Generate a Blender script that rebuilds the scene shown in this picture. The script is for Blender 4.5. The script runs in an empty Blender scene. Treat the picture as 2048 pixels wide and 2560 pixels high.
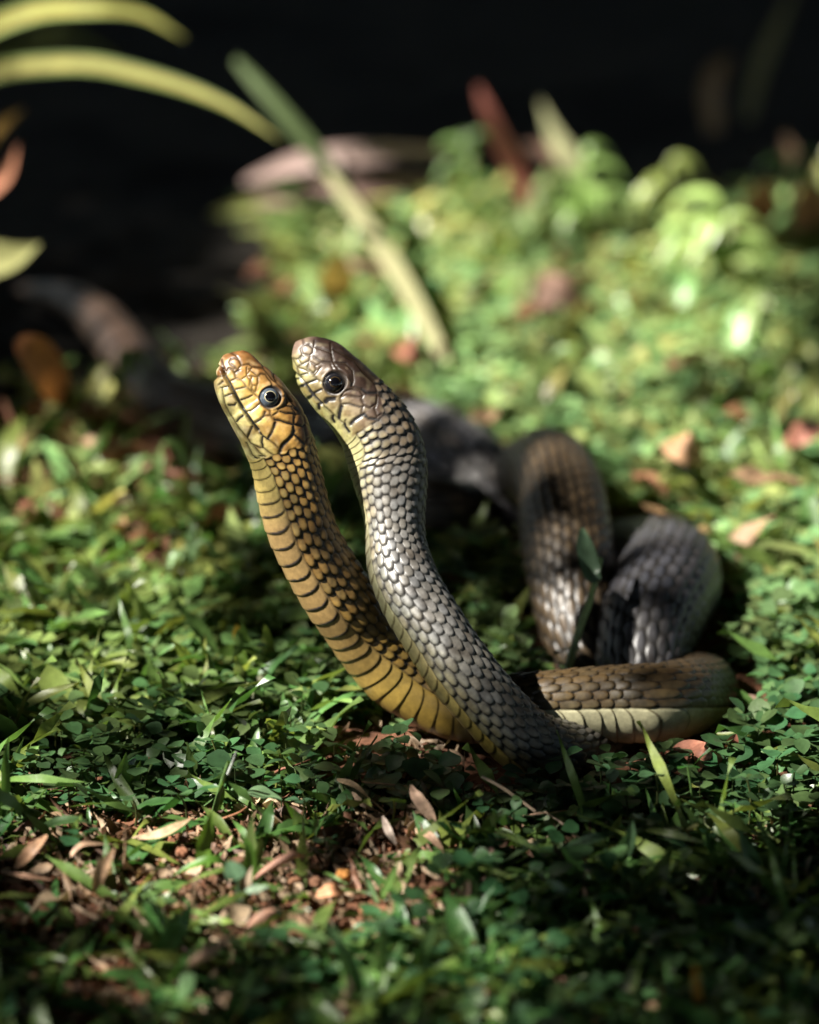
import bpy, math
import numpy as np
from mathutils import Vector

R = np.random.RandomState(11)
SC = bpy.context.scene
COL = SC.collection
rad = math.radians

# ------------------------------------------------------------------ camera
PITCH, DF, KPX = rad(20.0), 1.75, 0.15e-3 / 1.75
SP, CP = math.sin(PITCH), math.cos(PITCH)
CAM_H = DF * (SP + (1960 - 1280) * KPX * CP)
CAM = np.array([0.0, -1.75, CAM_H])
AX, AF, AU = np.array([1.0, 0, 0]), np.array([0, CP, -SP]), np.array([0, SP, CP])
cd = bpy.data.cameras.new('camera')
cam = bpy.data.objects.new('camera', cd)
COL.objects.link(cam)
cam.location = CAM
cam.rotation_euler = (rad(90) - PITCH, 0, 0)
cd.lens = 18.0 / (1280 * KPX)
cd.sensor_width = 36
cd.clip_start, cd.clip_end = 0.05, 200
cd.dof.use_dof = True
cd.dof.focus_distance = 1.746
cd.dof.aperture_fstop = 4.7
SC.camera = cam

# ------------------------------------------------------------------ sky, sun, exposure
TOSUN = np.array([-0.66, -0.28, 0.72]); TOSUN /= np.linalg.norm(TOSUN)
world = bpy.data.worlds.new('World'); SC.world = world; world.use_nodes = True
nt = world.node_tree
sky = nt.nodes.new('ShaderNodeTexSky'); sky.sky_type = 'NISHITA'; sky.sun_disc = False
sky.sun_elevation = math.asin(TOSUN[2]); sky.sun_rotation = math.atan2(TOSUN[0], TOSUN[1])
nt.links.new(sky.outputs[0], nt.nodes['Background'].inputs[0])
nt.nodes['Background'].inputs[1].default_value = 0.08
sl = bpy.data.lights.new('sun', 'SUN'); sl.energy = 5.0; sl.angle = rad(0.5); sl.color = (1.0, 0.95, 0.86)
sun = bpy.data.objects.new('sun', sl); COL.objects.link(sun)
sun.rotation_euler = Vector(TOSUN).to_track_quat('Z', 'Y').to_euler()
vs = SC.view_settings
vs.view_transform = 'Standard'; vs.look = 'None'; vs.gamma = 1; vs.use_curve_mapping = False
vs.exposure = 1.8
SC.cycles.max_bounces = 5; SC.cycles.diffuse_bounces = 3; SC.cycles.glossy_bounces = 2
SC.cycles.transmission_bounces = 2; SC.cycles.sample_clamp_indirect = 4
SC.cycles.use_denoising = True; SC.cycles.sample_clamp_direct = 12

# ------------------------------------------------------------------ helpers
def W(px, py, d):
    """photo pixel + distance along the view axis -> world point"""
    return CAM + d * (AF + (px - 1024) * KPX * AX - (py - 1280) * KPX * AU)

def G(px, py, z=0.0):
    """photo pixel -> world point on the level z above the ground"""
    t = (py - 1280) * KPX
    d = (CAM_H - z) / (SP + t * CP)
    return W(px, py, d)

def PIX(p):
    q = np.asarray(p) - CAM
    d = q @ AF
    return 1024 + (q @ AX) / d / KPX, 1280 - (q @ AU) / d / KPX, d

def hsh(i, j=0, k=0):
    n = np.sin(np.asarray(i) * 127.1 + np.asarray(j) * 311.7 + np.asarray(k) * 74.7 + 3.3) * 43758.5453
    return n - np.floor(n)

def vnoise(p, s):
    p = np.asarray(p) * s
    i = np.floor(p); f = p - i; f = f * f * (3 - 2 * f)
    r = 0
    for a in (0, 1):
        for b in (0, 1):
            for c in (0, 1):
                w = (f[..., 0] if a else 1 - f[..., 0]) * (f[..., 1] if b else 1 - f[..., 1]) * (f[..., 2] if c else 1 - f[..., 2])
                r = r + w * hsh(i[..., 0] + a, i[..., 1] + b, i[..., 2] + c)
    return r

def sst(a, b, x):
    t = np.clip((x - a) / (b - a), 0, 1)
    return t * t * (3 - 2 * t)

def mixc(a, b, t):
    t = np.asarray(t)[..., None]
    return np.asarray(a) * (1 - t) + np.asarray(b) * t

def tag(o, label=None, cat=None, group=None, kind=None):
    if label: o['label'] = label
    if cat: o['category'] = cat
    if group: o['group'] = group
    if kind: o['kind'] = kind
    return o

def mk(name, v, faces, mat, cols=None, parent=None, smooth=True):
    me = bpy.data.meshes.new(name)
    v = np.ascontiguousarray(v, dtype=np.float32).reshape(-1, 3)
    fs = [np.asarray(f, dtype=np.int32) for f in (faces if isinstance(faces, list) else [faces])]
    me.vertices.add(len(v)); me.vertices.foreach_set('co', v.ravel())
    idx = np.concatenate([f.ravel() for f in fs])
    tot = np.concatenate([np.full(len(f), f.shape[1], dtype=np.int32) for f in fs])
    st = np.concatenate([[0], np.cumsum(tot)[:-1]]).astype(np.int32)
    me.loops.add(len(idx)); me.loops.foreach_set('vertex_index', idx)
    me.polygons.add(len(tot)); me.polygons.foreach_set('loop_start', st); me.polygons.foreach_set('loop_total', tot)
    me.update(calc_edges=True)
    me.polygons.foreach_set('use_smooth', np.full(len(tot), smooth, dtype=bool))
    if cols is not None:
        cols = np.asarray(cols, dtype=np.float32).reshape(-1, 3)
        c4 = np.ones((len(v), 4), dtype=np.float32); c4[:, :3] = np.clip(cols, 0.002, 1)
        ca = me.color_attributes.new('Col', 'FLOAT_COLOR', 'POINT')
        ca.data.foreach_set('color', c4.ravel())
    me.materials.append(mat)
    o = bpy.data.objects.new(name, me); COL.objects.link(o)
    if parent is not None: o.parent = parent
    return o

def empty(name, loc, label, cat, group=None):
    o = bpy.data.objects.new(name, None); COL.objects.link(o)
    o.location = loc; o.empty_display_size = 0.01
    return tag(o, label, cat, group)

def mk_at(name, v, faces, mat, cols, parent):
    """child mesh given in world coordinates under an (unrotated) empty"""
    return mk(name, np.asarray(v).reshape(-1, 3) - np.array(parent.location), faces, mat, cols, parent)

def material(name, rough=0.5, spec=0.5, transl=0.0, coat=0.0, coatr=0.2, bump=None, var=None, color=None):
    m = bpy.data.materials.new(name); m.use_nodes = True
    n, l = m.node_tree.nodes, m.node_tree.links
    b = n['Principled BSDF']
    b.inputs['Roughness'].default_value = rough
    b.inputs['Specular IOR Level'].default_value = spec
    b.inputs['Coat Weight'].default_value = coat
    b.inputs['Coat Roughness'].default_value = coatr
    tc = n.new('ShaderNodeTexCoord')
    if color is None:
        at = n.new('ShaderNodeAttribute'); at.attribute_name = 'Col'; src = at.outputs['Color']
    else:
        rg = n.new('ShaderNodeRGB'); rg.outputs[0].default_value = (*color, 1); src = rg.outputs[0]
    if var:
        s, amt = var
        nz = n.new('ShaderNodeTexNoise'); nz.inputs['Scale'].default_value = s; nz.inputs['Detail'].default_value = 4
        l.new(tc.outputs['Object'], nz.inputs['Vector'])
        mr = n.new('ShaderNodeMapRange'); mr.inputs[1].default_value = 0.3; mr.inputs[2].default_value = 0.7
        mr.inputs[3].default_value = 1 - amt; mr.inputs[4].default_value = 1 + amt
        l.new(nz.outputs['Fac'], mr.inputs[0])
        mx = n.new('ShaderNodeVectorMath'); mx.operation = 'SCALE'
        l.new(src, mx.inputs[0]); l.new(mr.outputs[0], mx.inputs['Scale']); src = mx.outputs[0]
    l.new(src, b.inputs['Base Color'])
    nrm = None
    if bump:
        s, st, dist = bump
        nb = n.new('ShaderNodeTexNoise'); nb.inputs['Scale'].default_value = s; nb.inputs['Detail'].default_value = 5
        l.new(tc.outputs['Object'], nb.inputs['Vector'])
        bp = n.new('ShaderNodeBump'); bp.inputs['Strength'].default_value = st; bp.inputs['Distance'].default_value = dist
        l.new(nb.outputs['Fac'], bp.inputs['Height']); l.new(bp.outputs[0], b.inputs['Normal'])
    if transl > 0:
        tr = n.new('ShaderNodeBsdfTranslucent'); ms = n.new('ShaderNodeMixShader')
        ms.inputs[0].default_value = transl
        gm = n.new('ShaderNodeVectorMath'); gm.operation = 'MULTIPLY'; gm.inputs[1].default_value = (1.4, 1.4, 0.8)
        l.new(src, gm.inputs[0]); l.new(gm.outputs[0], tr.inputs['Color'])
        l.new(b.outputs[0], ms.inputs[1]); l.new(tr.outputs[0], ms.inputs[2])
        l.new(ms.outputs[0], n['Material Output'].inputs['Surface'])
    return m

M_SKIN = material('snake_skin', 0.44, 0.42, 0, 0.12, 0.32, bump=(2600, 0.25, 0.0002), var=(900, 0.13))
M_LEAF = material('green_leaf', 0.40, 0.5, 0.30, bump=(900, 0.25, 0.0003), var=(260, 0.22))
M_LAWN = material('lawn_leaf', 0.36, 0.5, 0.30, var=(120, 0.2))
M_DRY = material('dry_leaf', 0.6, 0.35, 0.12, bump=(1200, 0.4, 0.0003), var=(350, 0.35))
M_SOIL = material('soil', 0.9, 0.2, 0, bump=(700, 0.8, 0.001), var=(300, 0.45))
M_STRAP = material('strap_leaf', 0.62, 0.15, 0.22, var=(200, 0.15))
M_CANOPY = material('canopy_leaf', 0.5, 0.4, 0.0, var=(8, 0.2))
M_BARK = material('bark', 0.85, 0.2, 0, bump=(40, 0.8, 0.01), var=(20, 0.3))

# ------------------------------------------------------------------ ground height
def gz(x, y):
    p = np.stack([np.asarray(x, float), np.asarray(y, float), np.zeros_like(np.asarray(x, float))], -1)
    return -0.004 + 0.005 * vnoise(p, 9.0) + 0.0025 * vnoise(p + 5, 45.0) - 0.004

def grid_faces(m, n, wrap=False):
    i = np.arange(m - 1)[:, None]; j = np.arange(n if wrap else n - 1)[None, :]
    j2 = (j + 1) % n
    return np.stack([(i * n + j), (i * n + j2), ((i + 1) * n + j2), ((i + 1) * n + j)], -1).reshape(-1, 4)

def soil_low(px, py):
    return np.maximum.reduce([soil_mask(px, py), soil_mask(px, py - 70), soil_mask(px, py - 140)])

def soil_mask(px, py):
    """bare red-brown earth, from the photo: lower left patch and the bank behind on the left"""
    a = np.exp(-(((px - 420) / 580) ** 2 + ((py - 2180) / 145) ** 2) ** 2)
    b = .9 * np.exp(-(((px - 200) / 420) ** 2 + ((py - 1190) / 200) ** 2) ** 2)
    c = np.exp(-(((px - 880) / 260) ** 2 + ((py - 2140) / 90) ** 2) ** 2)
    e = 0.7 * np.exp(-(((px - 330) / 330) ** 2 + ((py - 2420) / 150) ** 2) ** 2)
    return np.clip(np.maximum.reduce([a, b, c, e]), 0, 1)

xs = np.concatenate([[-30, -12, -5, -2.5, -1.4, -0.9, -0.7], np.arange(-0.56, 0.561, 0.0045), [0.7, 0.9, 1.4, 2.5, 5, 12, 30]])
ys = np.concatenate([[-30, -12, -5, -2.5, -1.2, -0.7], np.arange(-0.45, 0.5, 0.0045), np.arange(0.51, 2.4, 0.014), [2.7, 3.4, 5, 9, 18, 40]])
gx, gy = np.meshgrid(xs, ys)
gP = np.stack([gx, gy, gz(gx, gy)], -1)
near = np.exp(-((gx / 0.6) ** 2 + (gy / 0.7) ** 2) ** 3)
cr = vnoise(gP, 170) * vnoise(gP + 3, 70)
gP[..., 2] += near * (0.006 * cr - 0.002)
n1 = vnoise(gP, 60)[..., None]; n2 = vnoise(gP + 9, 330)[..., None]
gpx, gpy, _ = PIX(gP)
def shade_zone(px, py):
    """deep shade region: soil painted near black for it, plants left out"""
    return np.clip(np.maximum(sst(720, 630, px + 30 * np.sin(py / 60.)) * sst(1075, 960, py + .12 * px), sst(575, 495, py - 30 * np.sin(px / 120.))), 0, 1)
shade_mix = shade_zone(gpx, gpy)[..., None]
gc = (np.array([0.13, 0.058, 0.032]) * (1 - shade_mix) + np.array([.009, .007, .005]) * shade_mix) * (0.35 + 0.9 * n1) * (0.6 + 0.8 * n2)  # soil colour blackened where the deep shade lies
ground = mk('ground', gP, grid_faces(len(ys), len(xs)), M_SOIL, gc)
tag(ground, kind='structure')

# ------------------------------------------------------------------ snakes
def catmull(K, sub):
    K = np.asarray(K, float)
    Pm = np.vstack([2 * K[0] - K[1], K, 2 * K[-1] - K[-2]])
    out = []
    for i in range(len(K) - 1):
        p0, p1, p2, p3 = Pm[i:i + 4]
        n = sub[i]
        for q in np.arange(n) / n:
            out.append(0.5 * ((2 * p1) + (-p0 + p2) * q + (2 * p0 - 5 * p1 + 4 * p2 - p3) * q * q + (-p0 + 3 * p1 - 3 * p2 + p3) * q ** 3))
    out.append(K[-1])
    return np.array(out)

def seam_fields(x, y, seams):
    """distance fields of the plate seams; x,y photo-scale side coordinates of the head"""
    shp = x.shape; x = x.ravel(); y = y.ravel()
    g = np.zeros_like(x); blk = np.zeros_like(x); brn = np.zeros_like(x); dmin = np.full_like(x, 99.0)
    wob = (vnoise(np.stack([x, y, x * 0], -1), 0.35) - 0.5) * 1.1
    for pts, hw, b in seams:
        pts = np.asarray(pts, float)
        d = np.full_like(x, 99.0)
        lo = pts.min(0) - 14; hi = pts.max(0) + 14
        m = (x > lo[0]) & (x < hi[0]) & (y > lo[1]) & (y < hi[1])
        xm, ym = x[m], y[m]; dm = np.full_like(xm, 99.0)
        for a, c in zip(pts[:-1], pts[1:]):
            ab = c - a; L = ab @ ab + 1e-9
            t = np.clip(((xm - a[0]) * ab[0] + (ym - a[1]) * ab[1]) / L, 0, 1)
            dm = np.minimum(dm, np.hypot(xm - a[0] - t * ab[0], ym - a[1] - t * ab[1]))
        d[m] = dm
        dd = d + wob
        g = np.maximum(g, np.exp(-(d / (hw + 1.1)) ** 2) * min(1.0, 0.45 + hw * 0.25))
        if b > 0: blk = np.maximum(blk, b * sst(hw + 0.9, hw - 0.5, dd))
        else: brn = np.maximum(brn, sst(hw + 1.0, hw - 0.4, dd))
        dmin = np.minimum(dmin, np.maximum(d - hw, 0))
    return [q.reshape(shp) for q in (g, blk, brn, dmin)]

NR = 17            # rows of scales round the back
TV = 120.0         # where the belly plates begin, degrees from the spine
NAR = 236          # vertices round the body

def build_snake(S):
    nodes = S['nodes']
    K = []
    for nd in nodes:
        if 'V' in nd:
            v, dd = np.array(nd['V'], float), np.array(nd['D'], float)
            c = (v + dd) / 2; r = np.linalg.norm(dd - v) / 2
            h = np.array([dd[0] - v[0], v[1] - dd[1], 0.0]); h /= np.linalg.norm(h)
            d = nd['d']
        else:
            c = np.array(nd['c'], float); r = nd['r']; h = np.array(nd['h'], float); h /= np.linalg.norm(h)
            if 'd' in nd: d = nd['d']
            else:
                d = (CAM_H - nd['z']) / (SP + (c[1] - 1280) * KPX * CP)
        rm = r * KPX * d
        p = W(c[0], c[1], d)
        K.append([*p, rm, nd.get('w', 0.95), *(h[0] * AX + h[1] * AU - h[2] * AF), nd.get('roll', 0), nd.get('n', 2.0)])
    K = np.array(K)
    seg = np.linalg.norm(np.diff(K[:, :3], axis=0), axis=1)
    step = S['step']
    sub = [max(2, int(round(l / step(i)))) for i, l in enumerate(seg)]
    A = catmull(K, sub)
    tt = np.concatenate([i + np.arange(n) / n for i, n in enumerate(sub)] + [[len(K) - 1.0]])
    # smooth the line behind the head
    for _ in range(S.get('smooth', 6)):
        B = A.copy(); B[1:-1] = (A[:-2] + 2 * A[1:-1] + A[2:]) / 4
        w = sst(0.3, 2.0, tt)[:, None]; A = A * (1 - w) + B * w
    for _ in range(260):
        B = A.copy(); B[1:-1] = (A[:-2] + 2 * A[1:-1] + A[2:]) / 4
        w = sst(10.5, 13.5, tt)[:, None]; A = A * (1 - w) + B * w
    C = A[:, :3]; s = np.concatenate([[0], np.cumsum(np.linalg.norm(np.diff(C, axis=0), axis=1))])
    T = np.gradient(C, axis=0)
    for _ in range(8):
        T[1:-1] = (T[:-2] + T[1:-1] * 2 + T[2:]) / 4
    T /= np.linalg.norm(T, axis=1)[:, None]
    T[tt < 2] = T[np.argmax(tt >= 2)]
    D = A[:, 5:8]; D = D - (D * T).sum(1)[:, None] * T; D /= np.linalg.norm(D, axis=1)[:, None]
    L = np.cross(T, D)
    rh = np.clip(A[:, 3], 0.0008, 1); rw = rh * A[:, 4]
    # the blunt snout and the closed tail end
    cap = S['cap']; u = np.clip(s / cap, 0, 1); f = np.sqrt(np.clip(1 - (1 - u) ** 2.2, 0.0005, 1)); rh = rh * f; rw = rw * f
    th = np.linspace(-np.pi, np.pi, NAR, endpoint=False)[None, :]
    ex = (2.0 / A[:, 9])[:, None]
    cs = np.sign(np.cos(th)) * np.abs(np.cos(th)) ** ex; sn = np.sign(np.sin(th)) * np.abs(np.sin(th)) ** ex
    P = C[:, None] + D[:, None] * (rh[:, None] * cs)[..., None] + L[:, None] * (rw[:, None] * sn)[..., None]
    Nn = D[:, None] * (cs / rh[:, None])[..., None] + L[:, None] * (sn / rw[:, None])[..., None]
    Nn = D[:, None] * np.cos(th)[..., None] + L[:, None] * np.sin(th)[..., None] * 1.0
    Nn /= np.linalg.norm(Nn, axis=-1)[..., None]
    key = lambda name: np.stack([np.interp(tt, [k[0] for k in S[name]], [np.atleast_1d(k[1])[c] for k in S[name]]) for c in range(len(np.atleast_1d(S[name][0][1])))], -1)
    Ls = key('Ls')[:, 0] * 1e-3
    ph = np.concatenate([[0], np.cumsum(np.diff(s) / ((Ls[1:] + Ls[:-1]) / 2))])[:, None]
    thd = np.degrees(th) + A[:, 8][:, None]
    thd = (thd + 180) % 360 - 180
    # ---- back scales
    cc = thd / (2 * TV / NR)
    wgl = (vnoise(P, 140.0) - 0.5)
    php = ph + 0.22 * wgl
    sx = key('sx')[:, 0][:, None]; sy = key('sy')[:, 0][:, None]
    kap = key('tier')[:, 0][:, None]
    bh = np.zeros_like(php * cc) - 1; bf = bh.copy(); bj = bh.copy() * 0; bk = bj.copy(); byc = bj.copy(); bxx = bj.copy()
    for dj in (0, 1):
        j = np.floor(cc) + dj
        off = 0.5 * (np.abs(j) % 2) * (1 - kap) + kap * (0.17 * np.abs(j))
        for dk in (-1, 0, 1):
            k = np.floor(php + off) + dk
            jit = (hsh(j, k, 7) - 0.5) * 0.10
            x = (cc - j) + jit; y = php + off - k - 0.5
            fv = 1 - (np.abs(x / sx) ** 2.2 + np.abs(y / sy) ** 2.3)
            hv = np.where(fv > 0, np.clip(fv, 0, 1) ** 0.27 * (0.50 + 0.50 * y / sy), -1)
            m = hv > bh
            bh = np.where(m, hv, bh); bf = np.where(m, fv, bf); bj = np.where(m, j, bj); bk = np.where(m, k, bk)
            byc = np.where(m, y / sy, byc); bxx = np.where(m, x / sx, bxx)
    inside = sst(0.0, 0.13, bf)
    P = P + Nn * ((vnoise(P, 70) - .5) * 0.0011 * sst(11, 13, tt)[:, None])[..., None]
    rnd = hsh(bj, bk, 1); rnd2 = hsh(bj, bk, 2)
    amp = (0.15 * Ls)[:, None] * key('amp')[:, 0][:, None]
    hgt = amp * np.clip(bh, 0, 1)
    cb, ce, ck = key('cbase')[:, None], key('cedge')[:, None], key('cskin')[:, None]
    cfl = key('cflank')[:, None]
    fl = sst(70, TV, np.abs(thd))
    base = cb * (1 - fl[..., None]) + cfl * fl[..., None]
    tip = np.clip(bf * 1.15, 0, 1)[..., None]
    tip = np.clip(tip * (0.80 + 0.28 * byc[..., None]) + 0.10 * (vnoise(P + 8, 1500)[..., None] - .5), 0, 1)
    colr = (ce * (1 - tip) + base * tip) * (0.84 + 0.30 * rnd[..., None]) * (0.6 + 0.8 * vnoise(P, 650)[..., None])  # darker edges also paint in shadow between the scales
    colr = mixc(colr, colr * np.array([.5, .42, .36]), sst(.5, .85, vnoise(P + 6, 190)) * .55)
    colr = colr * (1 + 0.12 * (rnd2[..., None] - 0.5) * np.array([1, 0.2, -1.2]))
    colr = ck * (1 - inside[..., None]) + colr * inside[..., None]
    # ---- belly plates
    tdv = np.abs(thd) - TV
    vent = sst(-1.5, 1.5, tdv)
    pv = ph + 0.55 * np.exp(-np.clip(tdv, 0, 90) / 9.0) + 0.1 * wgl
    fr = pv - np.floor(pv); vk = np.floor(pv)
    vh = np.where(fr < 0.92, fr / 0.92, (1 - fr) / 0.08) * sst(0, 5, tdv)
    cv = key('cbelly')[:, None]
    vc = cv * (0.82 + 0.3 * hsh(vk, 5)[..., None]) * (0.8 + 0.4 * vnoise(P, 500)[..., None])
    bar = key('bar')[:, 0][:, None] * sst(0.70 + 0.14 * vnoise(P + 2, 900), 0.84, fr) * sst(0, 9, tdv) * (1 - sst(38, 56, tdv + 14 * (hsh(vk, 9) - .5)))
    vc = mixc(vc, [0.012, 0.012, 0.02], np.clip(bar, 0, 1))
    sm = np.clip(sst(0.91, 0.95, fr) + sst(0.045, 0.0, fr), 0, 1) * 0.9
    vc = mixc(vc, [0.05, 0.035, 0.012], sm)
    colr = colr * (1 - vent[..., None]) + vc * vent[..., None]
    hgt = hgt * (1 - vent) + amp * 0.42 * vh * vent
    edge = np.exp(-(tdv / 1.4) ** 2) * 0.35
    colr = mixc(colr, [0.03, 0.02, 0.01], edge)
    hgt = hgt - edge * amp * 0.4
    # ---- head plates
    hm = tt < S['thead'] + 1.5
    i1 = int(hm.sum())
    lat = (P[:i1] - C[:i1, None]) @ np.array([0, 0, 0.])  # placeholder shape
    latv = np.abs(rw[:i1, None] * sn[:i1])
    Pm = C[:i1, None] + D[:i1, None] * (rh[:i1, None] * cs[:i1])[..., None] + L[:i1, None] * latv[..., None]
    hx, hy, _ = PIX(Pm)
    g, blk, brn, dmin = seam_fields(hx, hy, S['seams'])
    v01 = (cs[:i1] + 1) / 2
    stops = S['hcols']; hc = np.stack([np.interp(v01, [q[0] for q in stops], [q[1][c] for q in stops]) for c in range(3)], -1)
    sfx = sst(S['snout'][0], S['snout'][1], s[:i1])[:, None, None]
    hc = np.array(S['csnout']) * (1 - sfx) + hc * sfx
    mot = vnoise(Pm, 420)[..., None]; mot2 = vnoise(Pm + 1, 1300)[..., None]
    cen = sst(0.5, 6.0, dmin)[..., None]
    hc = hc * (0.55 + 0.5 * cen) * (0.62 + 0.5 * mot + 0.26 * mot2)
    hc = mixc(hc, hc * np.array([.50, .38, .30]), sst(.45, .75, vnoise(Pm + 4, 300)) * .75)
    hc = mixc(hc, np.array(S['pale']), (sst(.5, .85, vnoise(Pm + 7, 380)) * .55 * (1 - v01) ** .5)[..., None][..., 0] * cen[..., 0])
    hc = mixc(hc, hc * 0.25 + np.array([0.02, 0.01, 0.003]), brn * 0.92)
    hc = mixc(hc, [0.006, 0.005, 0.005], np.clip(blk, 0, 1))
    hh = 0.00024 * (1 - np.exp(-dmin / 3.0)) - 0.00018 * g + 0.00010 * (vnoise(Pm + 2, 900) - .5)
    for pts, hw, dep in S['deep']:
        gg, _, _, dm2 = seam_fields(hx, hy, [(pts, hw, 1)])
        hh = hh - dep * np.exp(-(dm2 / 2.2) ** 2)
    ex_, ey_, er_ = S['eye']
    ed = np.hypot(hx - ex_, hy - ey_)
    hh = hh - 0.0016 * sst(er_ * 1.02, er_ * 0.7, ed) + 0.00022 * np.exp(-((ed - er_ * 1.14) / 2.6) ** 2)
    bw = ((hx - ex_) * S['dors'][0] + (hy - ey_) * S['dors'][1]) / np.maximum(ed, 1e-6)
    hh = hh + 0.0009 * np.exp(-((ed - er_ * 1.28) / (er_ * .22)) ** 2) * np.clip(bw, 0, 1)
    hc = mixc(hc, [0.02, 0.015, 0.012], sst(er_ * 1.17, er_ * 1.02, ed))
    tb = S['thead'] + S['tshift'] * (1 - sst(35, 75, np.abs(thd[:i1])))
    wb = sst(-0.12, 0.12, tt[:i1, None] - tb)
    hgt[:i1] = hgt[:i1] * wb + hh * (1 - wb)
    colr[:i1] = colr[:i1] * wb[..., None] + hc * (1 - wb[..., None])
    fade = sst(0, cap * 0.7, s)[:, None]
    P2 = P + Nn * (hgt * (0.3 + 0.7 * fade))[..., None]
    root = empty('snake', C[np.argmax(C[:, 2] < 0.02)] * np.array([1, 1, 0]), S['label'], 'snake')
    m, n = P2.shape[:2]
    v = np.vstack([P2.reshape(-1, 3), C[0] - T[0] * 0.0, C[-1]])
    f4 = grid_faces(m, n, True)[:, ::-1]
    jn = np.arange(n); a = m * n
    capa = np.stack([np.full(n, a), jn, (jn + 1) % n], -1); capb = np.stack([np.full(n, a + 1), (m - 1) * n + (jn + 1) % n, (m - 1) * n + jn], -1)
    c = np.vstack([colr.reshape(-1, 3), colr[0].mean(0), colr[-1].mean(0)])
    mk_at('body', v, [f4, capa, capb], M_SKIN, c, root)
    # ---- eyes
    Pv = P[:i1]; best = np.argmin(np.hypot(hx - ex_, hy - ey_) + (sn[:i1] < 0.2) * 99)
    ii, jj = np.unravel_index(best, hx.shape)
    epos, ein = P[ii, jj], ii
    Re = er_ * KPX * DF * 1.0
    for side in (1, -1):
        p = epos.copy(); nv = L[ein] * 1.0
        if side < 0:
            rel = epos - C[ein]; p = epos - 2 * (rel @ L[ein]) * L[ein]; nv = -nv
        tilt = nv + 0.16 * D[ein] - 0.05 * T[ein]; tilt /= np.linalg.norm(tilt)
        cen_ = p - nv * Re * 0.42
        a1 = np.cross(tilt, T[ein]); a1 /= np.linalg.norm(a1); a2 = np.cross(tilt, a1)
        def capmesh(nm, R_, lo, hi, mat, par):
            rr = np.linspace(lo, hi, 14)[:, None]; aa = np.linspace(0, 2 * np.pi, 40, endpoint=False)[None]
            v = cen_ + R_ * (np.cos(rr)[..., None] * tilt + (np.sin(rr) * np.cos(aa))[..., None] * a1 + (np.sin(rr) * np.sin(aa))[..., None] * a2)
            v = v.reshape(-1, 3) - (np.array(root.location))
            return mk(nm, v, grid_faces(14, 40, True), mat, None, par)
        eb = capmesh('eye', Re, 0.001, 2.2, S['m_eye'], root)
        capmesh('iris', Re * 1.004, 0.001, S['iris'], S['m_iris'], eb)
        capmesh('pupil', Re * 1.010, 0.001, S['pupil'], M_PUPIL, eb)
    return dict(C=C, r=rh, t=tt, root=root, D=D, L=L)

def eyemat(name, col, rough=0.08):
    m = material(name, rough, 0.6, 0, 0.8, 0.03, color=col, var=(1500, 0.25)); return m
M_PUPIL = material('pupil', .12, .3, 0, .25, .05, color=(0.002, 0.002, 0.003))

def A1(x, y): return (520 + x / 5.75, 860 + y / 5.75)
def B1(x, y): return (710 + x / 4.539, 830 + y / 4.539)
def seams_from(conv, rows):
    out = []
    for hw, b, *pts in rows:
        out.append(([conv(*p) for p in pts], hw, b))
    return out

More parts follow.
